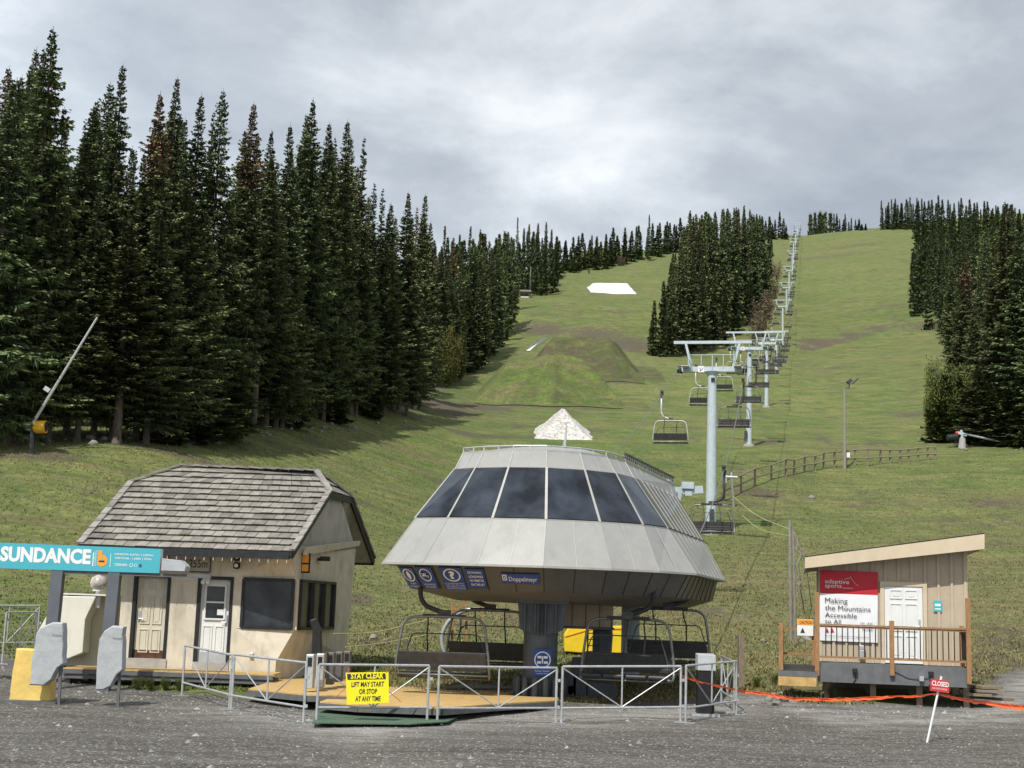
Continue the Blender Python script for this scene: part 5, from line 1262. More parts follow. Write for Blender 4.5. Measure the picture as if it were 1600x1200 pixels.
# snow gun right
b=ground(1503,700); Yg=b.y
sg=empty('snow_gun',b,'grey snow lance on a concrete stub at the foot of the right trees','snow gun')
m=MB(); m.tube([at(1498,676,Yg),at(1600,698,Yg)],[.12,.10],8); m.build('lance',M['steel'],sg)
m=MB(); m.tube([b-Vector((0,0,.2)),at(1504,684,Yg)],[.45,.32],10); m.build('stub',M['concrete'],sg)
m=MB(); m.tube([at(1504,690,Yg),at(1502,672,Yg)],.16,8); m.bar(at(1496,676,Yg),at(1510,680,Yg),.3); m.build('head',M['blue_steel'],sg)
m=MB(); m.tube([at(1480,684,Yg),at(1496,682,Yg)],.35,10); m.build('motor',M['trim'],sg)
m=MB(); m.tube([at(1493,677,Yg),at(1496,677,Yg)],.22,8); m.build('cap',M['red2'],sg)
# far hut
b=ground(820,465); s=b.y/F
fh=empty('warming_hut',b,'small far open-front hut with a pale flat roof at the forest edge','hut')
m=MB(); m.box((b.x-9*s,b.y,b.z-.5),(b.x+8*s,b.y+3,b.z+9*s)); m.build('wall',M['old_wood'],fh)
m=MB(); m.box((b.x-11*s,b.y-1.2,b.z+9*s),(b.x+10*s,b.y+3.5,b.z+11.5*s)); m.build('roof',M['grey_wood'],fh)
m=MB(); m.box((b.x-7*s,b.y-.05,b.z+2.5*s),(b.x-2*s,b.y-.01,b.z+6.5*s)); m.box((b.x-1*s,b.y-.05,b.z+2.5*s),(b.x+6*s,b.y-.01,b.z+6.5*s)); m.build('opening',M['trim'],fh)
m=MB(); m.box((b.x-6*s,b.y-.12,b.z+.2*s),(b.x+6*s,b.y-.06,b.z+1.6*s)); m.build('counter',M['white'],fh)
b=ground(828,462); m=MB(); t=at(828,417,b.y); m.tube([b,Vector((b.x,b.y,t.z))],.18,6); tag(m.build('wooden_post',M['grey_wood']),'thin pale pole rising beside the far hut','pole')
# rail fence
fpx=[(1131,781),(1157,768),(1179,758),(1205,748),(1228,743),(1241,740),(1257,736),(1274,734),(1287,731),(1304,729),(1322,727),(1336,726),(1356,727),(1376,723),(1391,722),(1407,721),(1420,720),(1435,719),(1450,717),(1462,717)]
tops=[745,739,728,723,713,716,710,709,704,702,702,699,698,700,700,700,699,697,696,696]
fe=empty('rail_fence',ground(1300,729),'long two-rail wooden fence curving across the slope right of the towers','fence')
FP=[]
for (px,py),tp in zip(fpx,tops):
    b=ground(px,py+2); t=at(px,tp,b.y); m=MB(); m.tube([b-Vector((0,0,.3)),Vector((b.x,b.y,t.z))],.13 if px<1200 else .11,6); m.build('post',M['old_wood'],fe); FP.append((b,t.z-b.z))
for fr_ in (.42,.86):
    m=MB()
    for (a,h1),(b,h2) in zip(FP,FP[1:]):
        m.tube([a+Vector((0,-.12,h1*fr_)),b+Vector((0,-.12,h2*fr_))],.075,6)
    m.build('rail',M['old_wood'],fe)
b=ground(1147,792); 
sl_=empty('sprinkler_stand',b,'grey standpipe with valves beside the left end of the rail fence','standpipe'); m=MB(); m.tube([b-Vector((0,0,.2)),at(1143,745,b.y)],.09,8); m.build('pipe',M['grey_wood'],sl_); m=MB(); m.tube([at(1131,745,b.y),at(1152,746,b.y)],.12,8); m.tube([at(1134,740,b.y),at(1134,755,b.y)],.1,8); m.tube([at(1143,738,b.y),at(1143,750,b.y)],.08,8); m.build('valve',M['steel'],sl_)
# ================================================================== ROCKS, SNOW, MOUNDS
def rock_mesh(name,sd,mt='rock'):
    r=random.Random(sd); import bmesh
    bm=bmesh.new(); bmesh.ops.create_icosphere(bm,subdivisions=2,radius=1)
    ax=[(Vector((r.uniform(-1,1),r.uniform(-1,1),r.uniform(-1,1))).normalized(),r.uniform(.55,.9)) for _ in range(9)]
    for v in bm.verts:
        for a,d in ax:
            k=v.co.dot(a)
            if k>d: v.co-=a*(k-d)*.9
        v.co*=1+r.uniform(-.04,.04)
    me=bpy.data.meshes.new(name); bm.to_mesh(me); bm.free(); me.materials.append(M[mt]); return me
RM=[rock_mesh('rock',i) for i in range(6)]
def rock(px,py,sz,label,group=None,dy=0):
    b=ground(px,py); s=sz*b.y/F/2; o=bpy.data.objects.new('rock',random.choice(RM)); COL.objects.link(o)
    o.location=b+Vector((0,dy,s*.25)); o.scale=(s*random.uniform(.8,1.2),s*random.uniform(.8,1.2),s*random.uniform(.55,.85)); o.rotation_euler=(random.uniform(-.3,.3),random.uniform(-.3,.3),random.uniform(0,6)); tag(o,label,'rock',group); return o
for px,py,s in ((1200,1092,16),(1214,1098,16),(1226,1092,18),(1238,1094,16),(1222,1082,14),(1208,1084,14),(1236,1083,12),(1216,1090,14),(1193,1095,10)): rock(px,py+4,s,'pale grey rock in the pile at the left corner of the shed landing','rocks piled at the shed corner')
for px,py,s in ((1292,1088,14),(1302,1086,12),(1300,1080,14),(1312,1090,9),(1340,1095,8),(1455,1092,8),(1503,1092,8)): rock(px,py+2,s,'pale rock lying under the shed deck','rocks under the shed deck')
for px,py,s in ((1262,1000,14),(1272,994,12),(1256,985,12),(1270,980,10),(1252,1003,10),(1264,975,9),(1276,972,9),(1248,976,8)): rock(px,py,s,'pale rock on the bank behind the shed landing','rocks on the bank left of the shed')
rock(582,998,15,'single pale boulder on the grass right of the hut'); rock(1192,1003,12,'single boulder on the grass left of the shed'); rock(1268,779,11,'flat pale stone lying on the grass below the rail fence'); rock(602,1002,10,'brown stone beside the pale boulder right of the hut'); rock(718,1199,14,'round pale stone at the bottom edge of the gravel')
for i in range(46):
    px=random.uniform(100,640); py=692-(max(0,px-330)*.10)+random.uniform(-12,3); rock(px,py,random.uniform(6,20) if px<340 else random.uniform(4,10),'grey boulder along the foot of the left forest','boulders along the foot of the left forest')
for i in range(16): rock(random.uniform(786,828),random.uniform(625,633),random.uniform(4,9),'pale stone in the heap at the foot of the front grass mound','stones at the foot of the front mound')
for i in range(14): rock(random.uniform(1485,1600),random.uniform(690,708),random.uniform(4,8),'grey stone at the foot of the right forest','stones at the foot of the right forest')
def blobmesh(name,pts_base,hfun,m,label=None,cat=None,kind=None,n=40,lift=.0,rough=.0,seed=1,smooth=True):
    # pts: ((pxl,py),(pxr,py)) baseline -> elliptical patch on the slope
    pass
def heap(px,py,rx,ry,h,prof_,m,name,n=56,noise=.0,seed=1,rot=0):
    c=ground(px,py) if px is not None else Vector((py[0],py[1],zg(*py))); rr=np.random.default_rng(seed); ph=rr.uniform(0,6.28,(8,2))
    gx_=np.linspace(-1.3,1.3,n); X,Y_=np.meshgrid(gx_,gx_); 
    x=c.x+X*rx; y=c.y+Y_*ry
    hh=prof_(X,Y_)*h
    nz=sum(np.sin(x*(.9+i*.6)+ph[i,0])*np.sin(y*(.7+i*.5)+ph[i,1])/(i+1.5) for i in range(6))
    z=zt(x,y)+hh*(1+noise*nz*.3)+noise*.25*nz*(hh>0.02*h)
    z=np.where(hh<=0.001,zt(x,y)-.03,z)
    V_=np.stack([x-c.x,y-c.y,z-c.z],-1).reshape(-1,3); idx=np.arange(n*n).reshape(n,n); Q_=np.stack([idx[:-1,:-1],idx[:-1,1:],idx[1:,1:],idx[1:,:-1]],-1).reshape(-1,4)
    hv=(hh>0.001).reshape(-1); Q_=Q_[hv[Q_].any(1)]
    me=bpy.data.meshes.new(name); fast_mesh(me,V_,Q_,True); me.materials.append(m); o=bpy.data.objects.new(name,me); o.location=c; COL.objects.link(o); return o
def mshape(X,Y_,fx,fy,sd):
    X=X*1.06+.025*np.sin(Y_*5+sd)+.012*np.sin(Y_*13+X*4); Y_=Y_*1.08+.07*np.sin(X*5+sd*2)+.025*np.sin(X*13+1)+.012*np.sin(X*29)
    a=np.clip((1-np.abs(X))/(1-fx),0,1.2); b=np.clip((1-np.abs(Y_))/(1-fy),0,1.2); k=26.
    v=-np.log(np.exp(-k*a)+np.exp(-k*b)+np.exp(-k*1.0))/k+.015; v=np.clip(v,0,1)
    return v+.02*np.sin(X*9+sd)*v
def trap(X,Y_,fx=.42,fy=.3):
    a=np.clip((1-np.abs(X))/(1-fx),0,1); b=np.clip((1-np.abs(Y_))/(1-fy),0,1); v=np.minimum(a,b); return v*(.92+.08*S(v))
# front and rear grass mounds
c=ground(855,628); s=c.y/F
def mound(px,pyb,pyt,rxp,ry,fx,fy,m,sd):
    b=ground(px,pyb); cy=b.y+ry*.9; cx=ray(px,pyb).x/ray(px,pyb).y*cy; Ye=cy-fy*ry; h=at(px,pyt,Ye).z-zg(cx,Ye)
    print('mound',b.y,h); o=heap(None,(cx,cy),rxp*b.y/F,ry,h/.98,lambda X,Y_:mshape(X,Y_,fx,fy,sd),m,'grass_mound',n=110,noise=.10,seed=sd); tag(o,kind='structure')
mound(855,632,559,126,11,.46,.15,M['mound'],1); mound(908,592,529,100,12,.50,.15,M['mound2'],3)
# snow
c=ground(880,680); s=c.y/F
o=heap(879,677,45*s,5.2,2.85,lambda X,Y_:np.clip(np.minimum(1-np.abs(X+.04*np.sin(Y_*6)),(1-np.abs(Y_))*1.6)+.012*np.sin(X*14)-.01,0,1)**1.08,M['dirty_snow'],'snow_heap',noise=.10,seed=5); tag(o,'pointed heap of speckled old snow just above the station roof','snow heap')
c=ground(955,455); s=c.y/F
o=heap(955,453,36*s,15,2.2,lambda X,Y_:trap(X,Y_,.80,.6),M['snow'],'snow_patch',noise=.05,seed=6); tag(o,'flat white snow patch high on the far slope','snow patch')
a=[at(px,py,ground(px,590).y-11) for px,py in ((822,548),(828,548),(858,528),(850,526.5),(838,532))]
m=MB(); m.prism(a,(0,1.2,0)); tag(m.build('snow_strip',M['white'],smooth=False),'thin white strip of snow on the left shoulder of the rear mound','snow strip')
# ================================================================== GRASS TUFTS, PEBBLES
def in_view(x,y): u=x/np.maximum(y,.1); return np.abs(u)<.40
n=110000; r_=rng
yy_=33+ (r_.random(n)**1.7)*115; xx_=(r_.random(n)*2-1)*.42*(yy_+4)
g_=gravel_at(xx_,yy_); keep=(g_<.35+.25*r_.random(n))
# stay off the hut, shed and station masts
def inbox(x0,x1,y0,y1): return (xx_>x0)&(xx_<x1)&(yy_>y0)&(yy_<y1)
keep&=~inbox(-10.3,-5.6,33.5,40); keep&=~inbox(xL-.1,xR+.1,34.8,39.3)
xx_,yy_=xx_[keep],yy_[keep]; zz_=zt(xx_,yy_); k=len(xx_)
bl_=[];cols=[]
for rep in range(3):
    ang=r_.random(k)*6.28; hgt_=(.04+.08*r_.random(k)**2)*(1+.25*np.sin(xx_*.7)*np.sin(yy_*.5)); wdt=.022+.02*r_.random(k); ln=.07*r_.random(k)
    ox=xx_+r_.normal(0,.06,k); oy=yy_+r_.normal(0,.06,k); oz=zt(ox,oy)-.01
    a=np.stack([ox-np.cos(ang)*wdt,oy-np.sin(ang)*wdt,oz],-1); b=np.stack([ox+np.cos(ang)*wdt,oy+np.sin(ang)*wdt,oz],-1); c=np.stack([ox+np.sin(ang)*ln,oy-np.cos(ang)*ln,oz+hgt_],-1)
    bl_.append(np.stack([a,b,c],1)); 
    t=r_.random(k)[:,None]; dry=((np.sin(ox*.31+1)*np.sin(oy*.23)+.6*r_.normal(0,1,k))>.35-.9*S((ox+10)/14)*(1-S((oy-75)/40)))[:,None]
    cA=np.array([.105,.140,.042])*(.7+.7*t); cB=np.array([.22,.19,.09])*(.6+.7*t); cols.append(np.where(dry,cB,cA))
BL=np.concatenate(bl_); CC=np.concatenate(cols)
me=bpy.data.meshes.new('grass'); fast_mesh(me,BL.reshape(-1,3),np.arange(len(BL)*3).reshape(-1,3))
ca=me.color_attributes.new('col','FLOAT_COLOR','CORNER'); ca.data.foreach_set('color',np.repeat(np.concatenate([CC,np.ones((len(CC),1))],1),3,0).astype(np.float32).ravel())
me.materials.append(M['grassblade']); o=bpy.data.objects.new('grass',me); COL.objects.link(o); tag(o,'short green and straw coloured grass covering the lower slope','grass',kind='stuff')
# pebbles
n=26000; yy_=18+(r_.random(n)**1.2)*19; xx_=(r_.random(n)*2-1)*.41*(yy_+2); keep=gravel_at(xx_,yy_)>.4; xx_,yy_=xx_[keep],yy_[keep]; k=len(xx_); zz_=zt(xx_,yy_)
band=np.exp(-((yy_-np.interp(xx_,gx,gy)+1.9)/1.3)**2); sz=(.006+.016*r_.random(k)**3+.035*(r_.random(k)<.012))*(1+.5*band)
keep=r_.random(k)<(.35+.65*band); xx_,yy_,zz_,sz=xx_[keep],yy_[keep],zz_[keep],sz[keep]; k=len(xx_)
oc=np.array([[1,0,0],[0,1,0],[-1,0,0],[0,-1,0],[0,0,.8],[0,0,-.5]]); of=np.array([[0,1,4],[1,2,4],[2,3,4],[3,0,4],[1,0,5],[2,1,5],[3,2,5],[0,3,5]])
jit=1+.35*r_.normal(0,1,(k,6,1)).clip(-1,1); V_=np.stack([xx_,yy_,zz_],-1)[:,None,:]+oc[None]*sz[:,None,None]*jit
Q_=(of[None]+(np.arange(k)*6)[:,None,None]).reshape(-1,3)
me=bpy.data.meshes.new('gravel'); fast_mesh(me,V_.reshape(-1,3),Q_)
cc=(.16+.28*r_.random(k))[:,None]*np.array([1,.97,.92]); ca=me.color_attributes.new('col','FLOAT_COLOR','CORNER'); ca.data.foreach_set('color',np.repeat(np.concatenate([cc,np.ones((k,1))],1),24,0).astype(np.float32).ravel())
me.materials.append(M['pebble']); o=bpy.data.objects.new('gravel',me); COL.objects.link(o); tag(o,'loose grey gravel scattered over the flat yard','gravel',kind='stuff')
# ================================================================== TREES
def conifer_mesh(sd,Hh=25.,R0=2.3,whorl=.40,nb=8,st=13,cb=.08,spw=.062,fat=1.,gappy=.0,powr=.75):
    r=np.random.default_rng(sd); quads=[]; cols=[]; rust=[]
    z=Hh*cb; lean=r.uniform(-.01,.01,2)
    lob=r.uniform(0,6.28,6)
    while z<Hh*.985:
        t=(z/Hh-cb)/(1-cb); 
        # radius envelope : fast growth near the tip, nearly columnar below
        env=R0*min(1,((1-t)*1.12))**(powr+.13)*(1-.25*max(0,.12-t)/.12)
        env*=1+.16*math.sin(z*1.1+lob[0])+.10*math.sin(z*2.7+lob[1])
        nbb=max(5,int(round(nb*(.45+.55*min(1,env/R0*1.3)))))
        a0=r.uniform(0,6.28)
        for i in range(nbb):
            if r.random()<gappy: continue
            L=env*(r.uniform(.55,1.18))+.06; a=a0+6.28*i/nbb+r.normal(0,.25); side=1+.15*math.sin(a*2+lob[2]+z*.3)
            L*=side; ca_,sa=math.cos(a),math.sin(a); zz=z+r.uniform(-.2,.2)
            droop=(.10+.50*(1-t))*r.uniform(.7,1.25) if t<.9 else -.25; upt=.34*r.uniform(.6,1.3)
            ns=max(2,int(st*L/R0)+1); s=(np.arange(ns)+.5+r.uniform(-.3,.3,ns))/ns; s=.12+.88*s
            rad=s*L; hz=-droop*L*s+upt*L*s*s
            dark=r.choice([.5,.75,.95,1.1,1.25],p=[.2,.2,.25,.2,.15])
            for sg in (-1,1,0,0.5):
                # spray : kite hanging from branch
                ln=(.30*L*(1.08-s)+.07+.15*min(1,L/1.3))*r.uniform(.7,1.3,ns)*fat
                if sg==0: fx=np.full(ns,.95);fy=r.uniform(-.25,.25,ns); dz=-ln*.10
                elif sg==.5: fx=r.uniform(-.1,.35,ns); fy=r.uniform(-.4,.4,ns); dz=-ln*r.uniform(.6,1.0,ns)
                else: fx=np.full(ns,.62);fy=np.full(ns,sg*.78); dz=-ln*r.uniform(.15,.5,ns)
                bx=rad; by=np.zeros(ns)
                tx_=bx+fx*ln; ty=by+fy*ln; tz=hz+dz
                w=spw*r.uniform(.7,1.5,ns)*(1.5 if sg==.5 else 1.)
                mx,my,mz=bx+fx*ln*.5,by+fy*ln*.5,hz+dz*.42
                # perpendicular horizontal + slight vertical
                nx_=-fy*w; ny_=fx*w; tw=r.uniform(-1.3,1.3,ns)*w
                def W(x,y,h): return np.stack([x*ca_-y*sa,x*sa+y*ca_,zz+h],-1)
                q=np.stack([W(bx,by,hz),W(mx+nx_,my+ny_,mz+tw),W(tx_,ty,tz),W(mx-nx_,my-ny_,mz-tw)],1)
                quads.append(q)
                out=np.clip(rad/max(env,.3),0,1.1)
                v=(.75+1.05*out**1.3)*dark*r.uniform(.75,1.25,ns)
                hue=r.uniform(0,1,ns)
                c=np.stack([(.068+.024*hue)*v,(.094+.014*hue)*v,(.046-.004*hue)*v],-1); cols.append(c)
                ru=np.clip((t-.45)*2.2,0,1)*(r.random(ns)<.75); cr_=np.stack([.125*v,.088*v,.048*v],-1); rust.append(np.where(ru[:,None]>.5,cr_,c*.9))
        z+=whorl*r.uniform(.7,1.3)*(.36+.64*(1-t))
    print('quads',sum(len(q) for q in quads))
    Qd=np.concatenate(quads); C=np.concatenate(cols); Ru=np.concatenate(rust)
    Qd[:,:,0]+=Qd[:,:,2]*lean[0]; Qd[:,:,1]+=Qd[:,:,2]*lean[1]
    me=bpy.data.meshes.new('crown'); fast_mesh(me,Qd.reshape(-1,3),np.arange(len(Qd)*4).reshape(-1,4))
    for nm,A in (('col',C),('rust',Ru)):
        ca2=me.color_attributes.new(nm,'FLOAT_COLOR','CORNER'); ca2.data.foreach_set('color',np.repeat(np.concatenate([A,np.ones((len(A),1))],1),4,0).astype(np.float32).ravel())
    me.materials.append(M['needles'])
    tm=MB(); tm.tube([(lean[0]*zz2,lean[1]*zz2,zz2) for zz2 in (-.8,0,.6,Hh*.3,Hh*.7,Hh*1.0)],[.34,.30,.24,.19,.10,.012],8,cap=False)
    # dead lower twigs
    for i in range(10):
        zt2=r.uniform(.02,.12)*Hh; a=r.uniform(0,6.28); l=r.uniform(.5,1.5); tm.tube([(0,0,zt2),(math.cos(a)*l,math.sin(a)*l,zt2-.1+r.uniform(-.3,.2))],[.03,.008],4,cap=False)
    tme=bpy.data.meshes.new('trunk'); tme.from_pydata(tm.v,[],tm.f); tme.materials.append(M['bark'])
    return me,tme,Qd,C
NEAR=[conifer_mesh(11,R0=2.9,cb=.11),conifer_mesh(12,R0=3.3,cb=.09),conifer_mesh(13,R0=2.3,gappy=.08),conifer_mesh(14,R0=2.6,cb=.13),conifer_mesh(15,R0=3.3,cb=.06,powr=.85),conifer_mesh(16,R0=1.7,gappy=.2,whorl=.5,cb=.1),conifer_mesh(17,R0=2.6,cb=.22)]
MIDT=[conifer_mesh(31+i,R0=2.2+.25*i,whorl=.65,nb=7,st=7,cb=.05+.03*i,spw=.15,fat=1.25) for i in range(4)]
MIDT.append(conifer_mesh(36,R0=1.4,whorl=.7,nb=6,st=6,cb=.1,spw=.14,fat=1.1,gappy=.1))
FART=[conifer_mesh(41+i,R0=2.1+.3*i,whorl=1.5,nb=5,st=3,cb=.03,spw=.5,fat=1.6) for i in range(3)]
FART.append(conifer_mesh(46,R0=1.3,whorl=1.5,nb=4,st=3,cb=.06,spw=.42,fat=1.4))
ntree=0; treelist=[]
def conifer(px,top_py,base,proto,label,group,wide=1.,rusty=False,name='spruce_tree'):
    t=at(px,top_py,base.y); h=t.z-base.z
    treelist.append(dict(b=base,h=h,p=proto,l=label,g=group,w=wide,r=rusty,n=name))
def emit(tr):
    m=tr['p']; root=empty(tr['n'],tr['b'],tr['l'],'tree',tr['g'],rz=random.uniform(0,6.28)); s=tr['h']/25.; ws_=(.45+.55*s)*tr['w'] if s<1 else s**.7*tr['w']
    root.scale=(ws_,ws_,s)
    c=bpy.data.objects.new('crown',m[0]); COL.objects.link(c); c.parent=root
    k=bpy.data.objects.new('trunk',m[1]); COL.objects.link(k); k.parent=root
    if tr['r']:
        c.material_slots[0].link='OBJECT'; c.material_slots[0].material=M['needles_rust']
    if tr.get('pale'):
        k.material_slots[0].link='OBJECT'; k.material_slots[0].material=M['bark_pale']
# --- left front forest : skyline trees read off the photograph (px, top, base y of trunk on the forest edge)
G1='tall spruces of the left front forest'
LF='tall dark spruce standing in the left front forest'
edge=[(-200,712),(0,699),(100,688),(150,686),(180,692),(330,690),(450,668),(560,652),(650,650),(668,612),(740,585),(772,560),(800,512),(806,474)]
def edge_y(px): return float(np.interp(px,[e[0] for e in edge],[e[1] for e in edge]))
sky=[(30,38,'tallest spruce at the far left edge, cut by the frame'),(57,165,None),(103,165,None),(146,98,'thin-topped tall spruce rising left of the big gap-free stand'),(175,225,None),(212,142,None),(238,118,'spruce with the highest top of the middle of the left forest'),(272,142,None),(311,138,None),(360,157,None),(430,190,None),(456,150,'broad spruce with the highest top right of the notch in the left forest'),(492,190,None),(514,183,None),(548,212,'slim gappy spruce standing out right of the left forest, drooping top'),(568,284,None),(582,292,None),(594,315,None),(622,297,None),(647,300,'last tall spruce at the right end of the left front forest')]
for i,(px,tp,lab) in enumerate(sky):
    ey=edge_y(px)-random.uniform(3,12); b=ground(px,ey)
    pr=NEAR[5] if px in (548,568,582,57) else NEAR[[0,2,1,3,2,6][i%6]]
    conifer(px,tp,b,pr,lab or LF,None if lab else G1,wide=1.15 if i==0 else (.85 if px in(146,238,311) else 1.),rusty=(px in (360,212)))
# front edge trees, lower, with visible skirts
fr=[(-30,120,1.2),(12,250,1.1),(75,330,1.0),(120,300,1.1),(182,348,1.5),(228,330,1.2),(268,260,1.1),(300,330,1.),(338,300,1.1),(395,240,1.1),(415,330,1.),(440,300,1.),(475,270,1.),(505,330,1.),(530,330,.9),(556,360,.9),(600,372,1.1),(635,390,1.),(655,420,.9),(662,345,.9)]
for i,(px,tp,w) in enumerate(fr):
    b=ground(px,edge_y(px)+random.uniform(-4,3)); lab=None
    if px==182: lab='sunlit bushy spruce in front of the left forest, above the roof'
    conifer(px,tp,b,NEAR[[1,4,0,3,6][i%5]],lab or 'shorter full-skirted spruce on the front edge of the left forest',None if lab else 'front edge spruces of the left forest',wide=w,rusty=(px in(475,655,635)))
# young trees
for px,tp,by in ((318,560,690),(345,540,690),(300,590,692),(455,560,668),(520,590,660),(575,560,652),(250,600,692)):
    conifer(px,tp,ground(px,by),NEAR[4],'young spruce under the tall ones at the foot of the left forest','young spruces at the foot of the left forest',wide=1.5)
# interior
tops=[(s_[0],s_[1]) for s_ in sky]+[(-150,60),(700,380),(800,400)]; tops.sort()
def env_l(px): return float(np.interp(px,[a for a,_ in tops],[b for _,b in tops]))
for i in range(78):
    px=random.uniform(-120,655); e=edge_y(px); b=ground(px,e-random.uniform(10,40))
    b.y+=random.uniform(2,30); b.x=ray(px,500).x/ray(px,500).y*b.y; b.z=zg(b.x,b.y)
    conifer(px,max(env_l(px)+random.uniform(12,95),60),b,NEAR[[0,2,3,1,6,5][i%6]],LF,G1,rusty=random.random()<.08)
# --- second left forest px 660-870
G2='spruces of the second stand beyond the left forest'
for px,tp in ((684,350),(672,395),(700,372),(712,362),(727,354),(742,358),(758,372),(774,372),(790,360),(805,341),(815,360),(824,350),(838,352),(850,346),(860,358),(868,375),(735,380),(750,385),(783,385),(797,375),(765,395),(690,400),(845,375),(832,380)):
    yb=float(np.interp(px,[668,740,772,800,806,820,845,872],[600,572,548,508,480,455,462,455])); b=ground(px,yb)
    conifer(px,tp+random.uniform(-3,3),b,MIDT[4] if tp<356 else MIDT[random.randrange(4)],'dark spruce in the second stand beyond the left forest',G2,wide=.9,rusty=px in(672,684,700))
for i in range(40):
    px=random.uniform(662,800); yb=float(np.interp(px,[668,740,772,800],[612,585,560,512]))-random.uniform(0,18); b=ground(px,yb)
    conifer(px,random.uniform(385,470),b,NEAR[random.randrange(5)] if px<730 else MIDT[random.randrange(4)],'dark spruce in the second stand beyond the left forest',G2,wide=1.0,rusty=px<690 and random.random()<.5)
# --- ridge trees px 860-1050 and behind the second stand
G3='small spruces along the far left ridge'
for i in range(88):
    px=640+i*4.9+random.uniform(-3,3); yb=float(np.interp(px,[640,860,875,960,1030,1080],[475,452,430,418,402,392]))-random.uniform(0,7); 
    b=ground(px,yb); tp=float(np.interp(px,[640,700,800,880,960,1020,1080],[390,372,365,368,356,350,340]))+random.uniform(-6,22)
    if px in (0,): continue
    conifer(px,tp,b,FART[random.randrange(4)],'small distant spruce on the far left ridge',G3,wide=1.35)
conifer(1014,334,ground(1014,408),FART[3],'thin spruce spire standing highest on the far left ridge',None)
# --- mid clump
G4='dense clump of spruces between the lift line and the mounds'
for i in range(90):
    px=random.uniform(1036,1206); t=(px-1022)/184
    yb=float(np.interp(px,[1015,1060,1110,1160,1200,1212],[556,556,545,510,475,440]))-random.uniform(0,75)*min(1,.3+t); b=ground(px,max(yb,400))
    tp=float(np.interp(px,[1015,1036,1062,1082,1110,1160,1185,1205,1215],[470,420,362,334,325,322,333,340,352]))+random.uniform(0,70)*random.random()
    conifer(px,tp,b,MIDT[random.randrange(4)],'dark spruce in the dense clump left of the lift line',G4,wide=1.0,rusty=random.random()<.12)
for px,tp,yb in ((1022,470,556),(1034,440,557),(1048,415,557),(1064,400,556),(1080,390,553),(1096,400,550),(1115,420,546),(1132,430,540),(1075,328,540),(1160,319,470),(1128,325,500),(1018,500,554),(1150,430,522),(1172,430,508),(1190,410,480),(1203,390,455)):
    conifer(px,tp,ground(px,yb),MIDT[random.randrange(3)],'dark spruce in the dense clump left of the lift line',G4,wide=1.05)
for px,tp in ((1196,345),(1203,338),(1211,343),(1218,330),(1224,341),(1228,352),(1207,350),(1191,350)): conifer(px,tp,ground(px,374+random.uniform(-2,2)),FART[random.randrange(3)],'small spruce on the crest just left of the lift line','spruces on the crest left of the lift line',wide=1.2)
def ground_py(b): 
    lo,hi=200.,1200.
    for _ in range(30):
        m_=(lo+hi)/2
        if at(px,m_,b.y).z>b.z: lo=m_
        else: hi=m_
    return lo
# --- crest groups right of lift
def crest(x0,x1,n_,t0,t1,yb,lab,grp,wide=1.3):
    for i in range(n_):
        px=lerp(x0,x1,(i+.5)/n_)+random.uniform(-2,2); c=ground(px,yb(px)); c.y+=4
        conifer(px,lerp(t0,t1,(i+.5)/n_)+random.uniform(-5,9),c,FART[random.randrange(4)],lab,grp,wide=wide)
crest(1268,1340,16,330,340,lambda p:366-(p-1268)*.09,'small dark spruce in the group on the crest right of the lift line','spruces on the crest right of the lift line')
crest(1340,1358,5,345,349,lambda p:360,'tiny spruce in the low group at the middle of the crest','low spruces at the middle of the crest')
crest(1376,1440,18,318,308,lambda p:359,'dark spruce on the skyline of the upper right forest','skyline spruces of the upper right forest',1.2)
crest(1440,1640,34,306,330,lambda p:372,'dark spruce on the skyline of the upper right forest','skyline spruces of the upper right forest',1.2)
# --- right forest
for i in range(46):
    px=random.uniform(1424,1640); b=ground(px,random.uniform(368,425)); hh=random.uniform(17,24); tpx=max(ground_py(b)-hh/b.y*F,318+random.uniform(0,20)); conifer(px,tpx,b,FART[random.randrange(3)],'spruce in the upper part of the right hand forest','spruces in the upper right forest',wide=1.3)
G5='spruces of the right hand forest'
redge=[(1420,400),(1422,486),(1440,498),(1455,520),(1475,528),(1490,560),(1500,640),(1520,690),(1700,700)]
for i in range(95):
    px=1424+ (random.random()**1.15)*195
    yb=random.uniform(float(np.interp(px,[1424,1440,1475,1600],[420,400,400,420])),float(np.interp(px,[1424,1440,1475,1500,1520],[484,498,526,600,640])))
    b=ground(px,yb); hh=random.uniform(18,27); t=b.y; tp=yb-hh/b.y*F
    tp=max(tp,float(np.interp(px,[1424,1440,1500,1560,1600],[400,372,335,330,325])))
    conifer(px,tp,b,(MIDT if b.y>260 else NEAR)[random.randrange(4)],'spruce in the right hand forest',G5,wide=1.05,rusty=random.random()<.12)
for px,tp,yb,lab,w,ru in ((1578,313,692,'tallest spruce at the right edge with a pale red-brown trunk',1.25,False),(1510,395,650,'rusty-topped spruce on the front of the right forest',1.1,True),(1560,400,690,None,1.1,False),(1595,360,694,None,1.2,False),(1535,430,660,None,1.,False),(1545,350,600,None,1.,False),(1490,440,565,None,1.,False),(1475,400,528,None,1.,False),(1450,400,515,None,1.,False),(1432,395,494,None,1.1,False),(1620,330,690,None,1.2,False),(1605,440,694,None,1.2,False),(1640,320,700,None,1.2,False),(1526,470,668,None,1.,False),(1590,470,690,None,1.1,False)):
    pr=NEAR[6] if lab or px in(1560,1526,1595,1590,1535) else NEAR[random.randrange(4)]
    conifer(px,tp,ground(px,yb),pr,lab or 'spruce in the right hand forest',None if lab else G5,wide=w,rusty=ru); treelist[-1]['pale']=px in(1578,1510,1560)
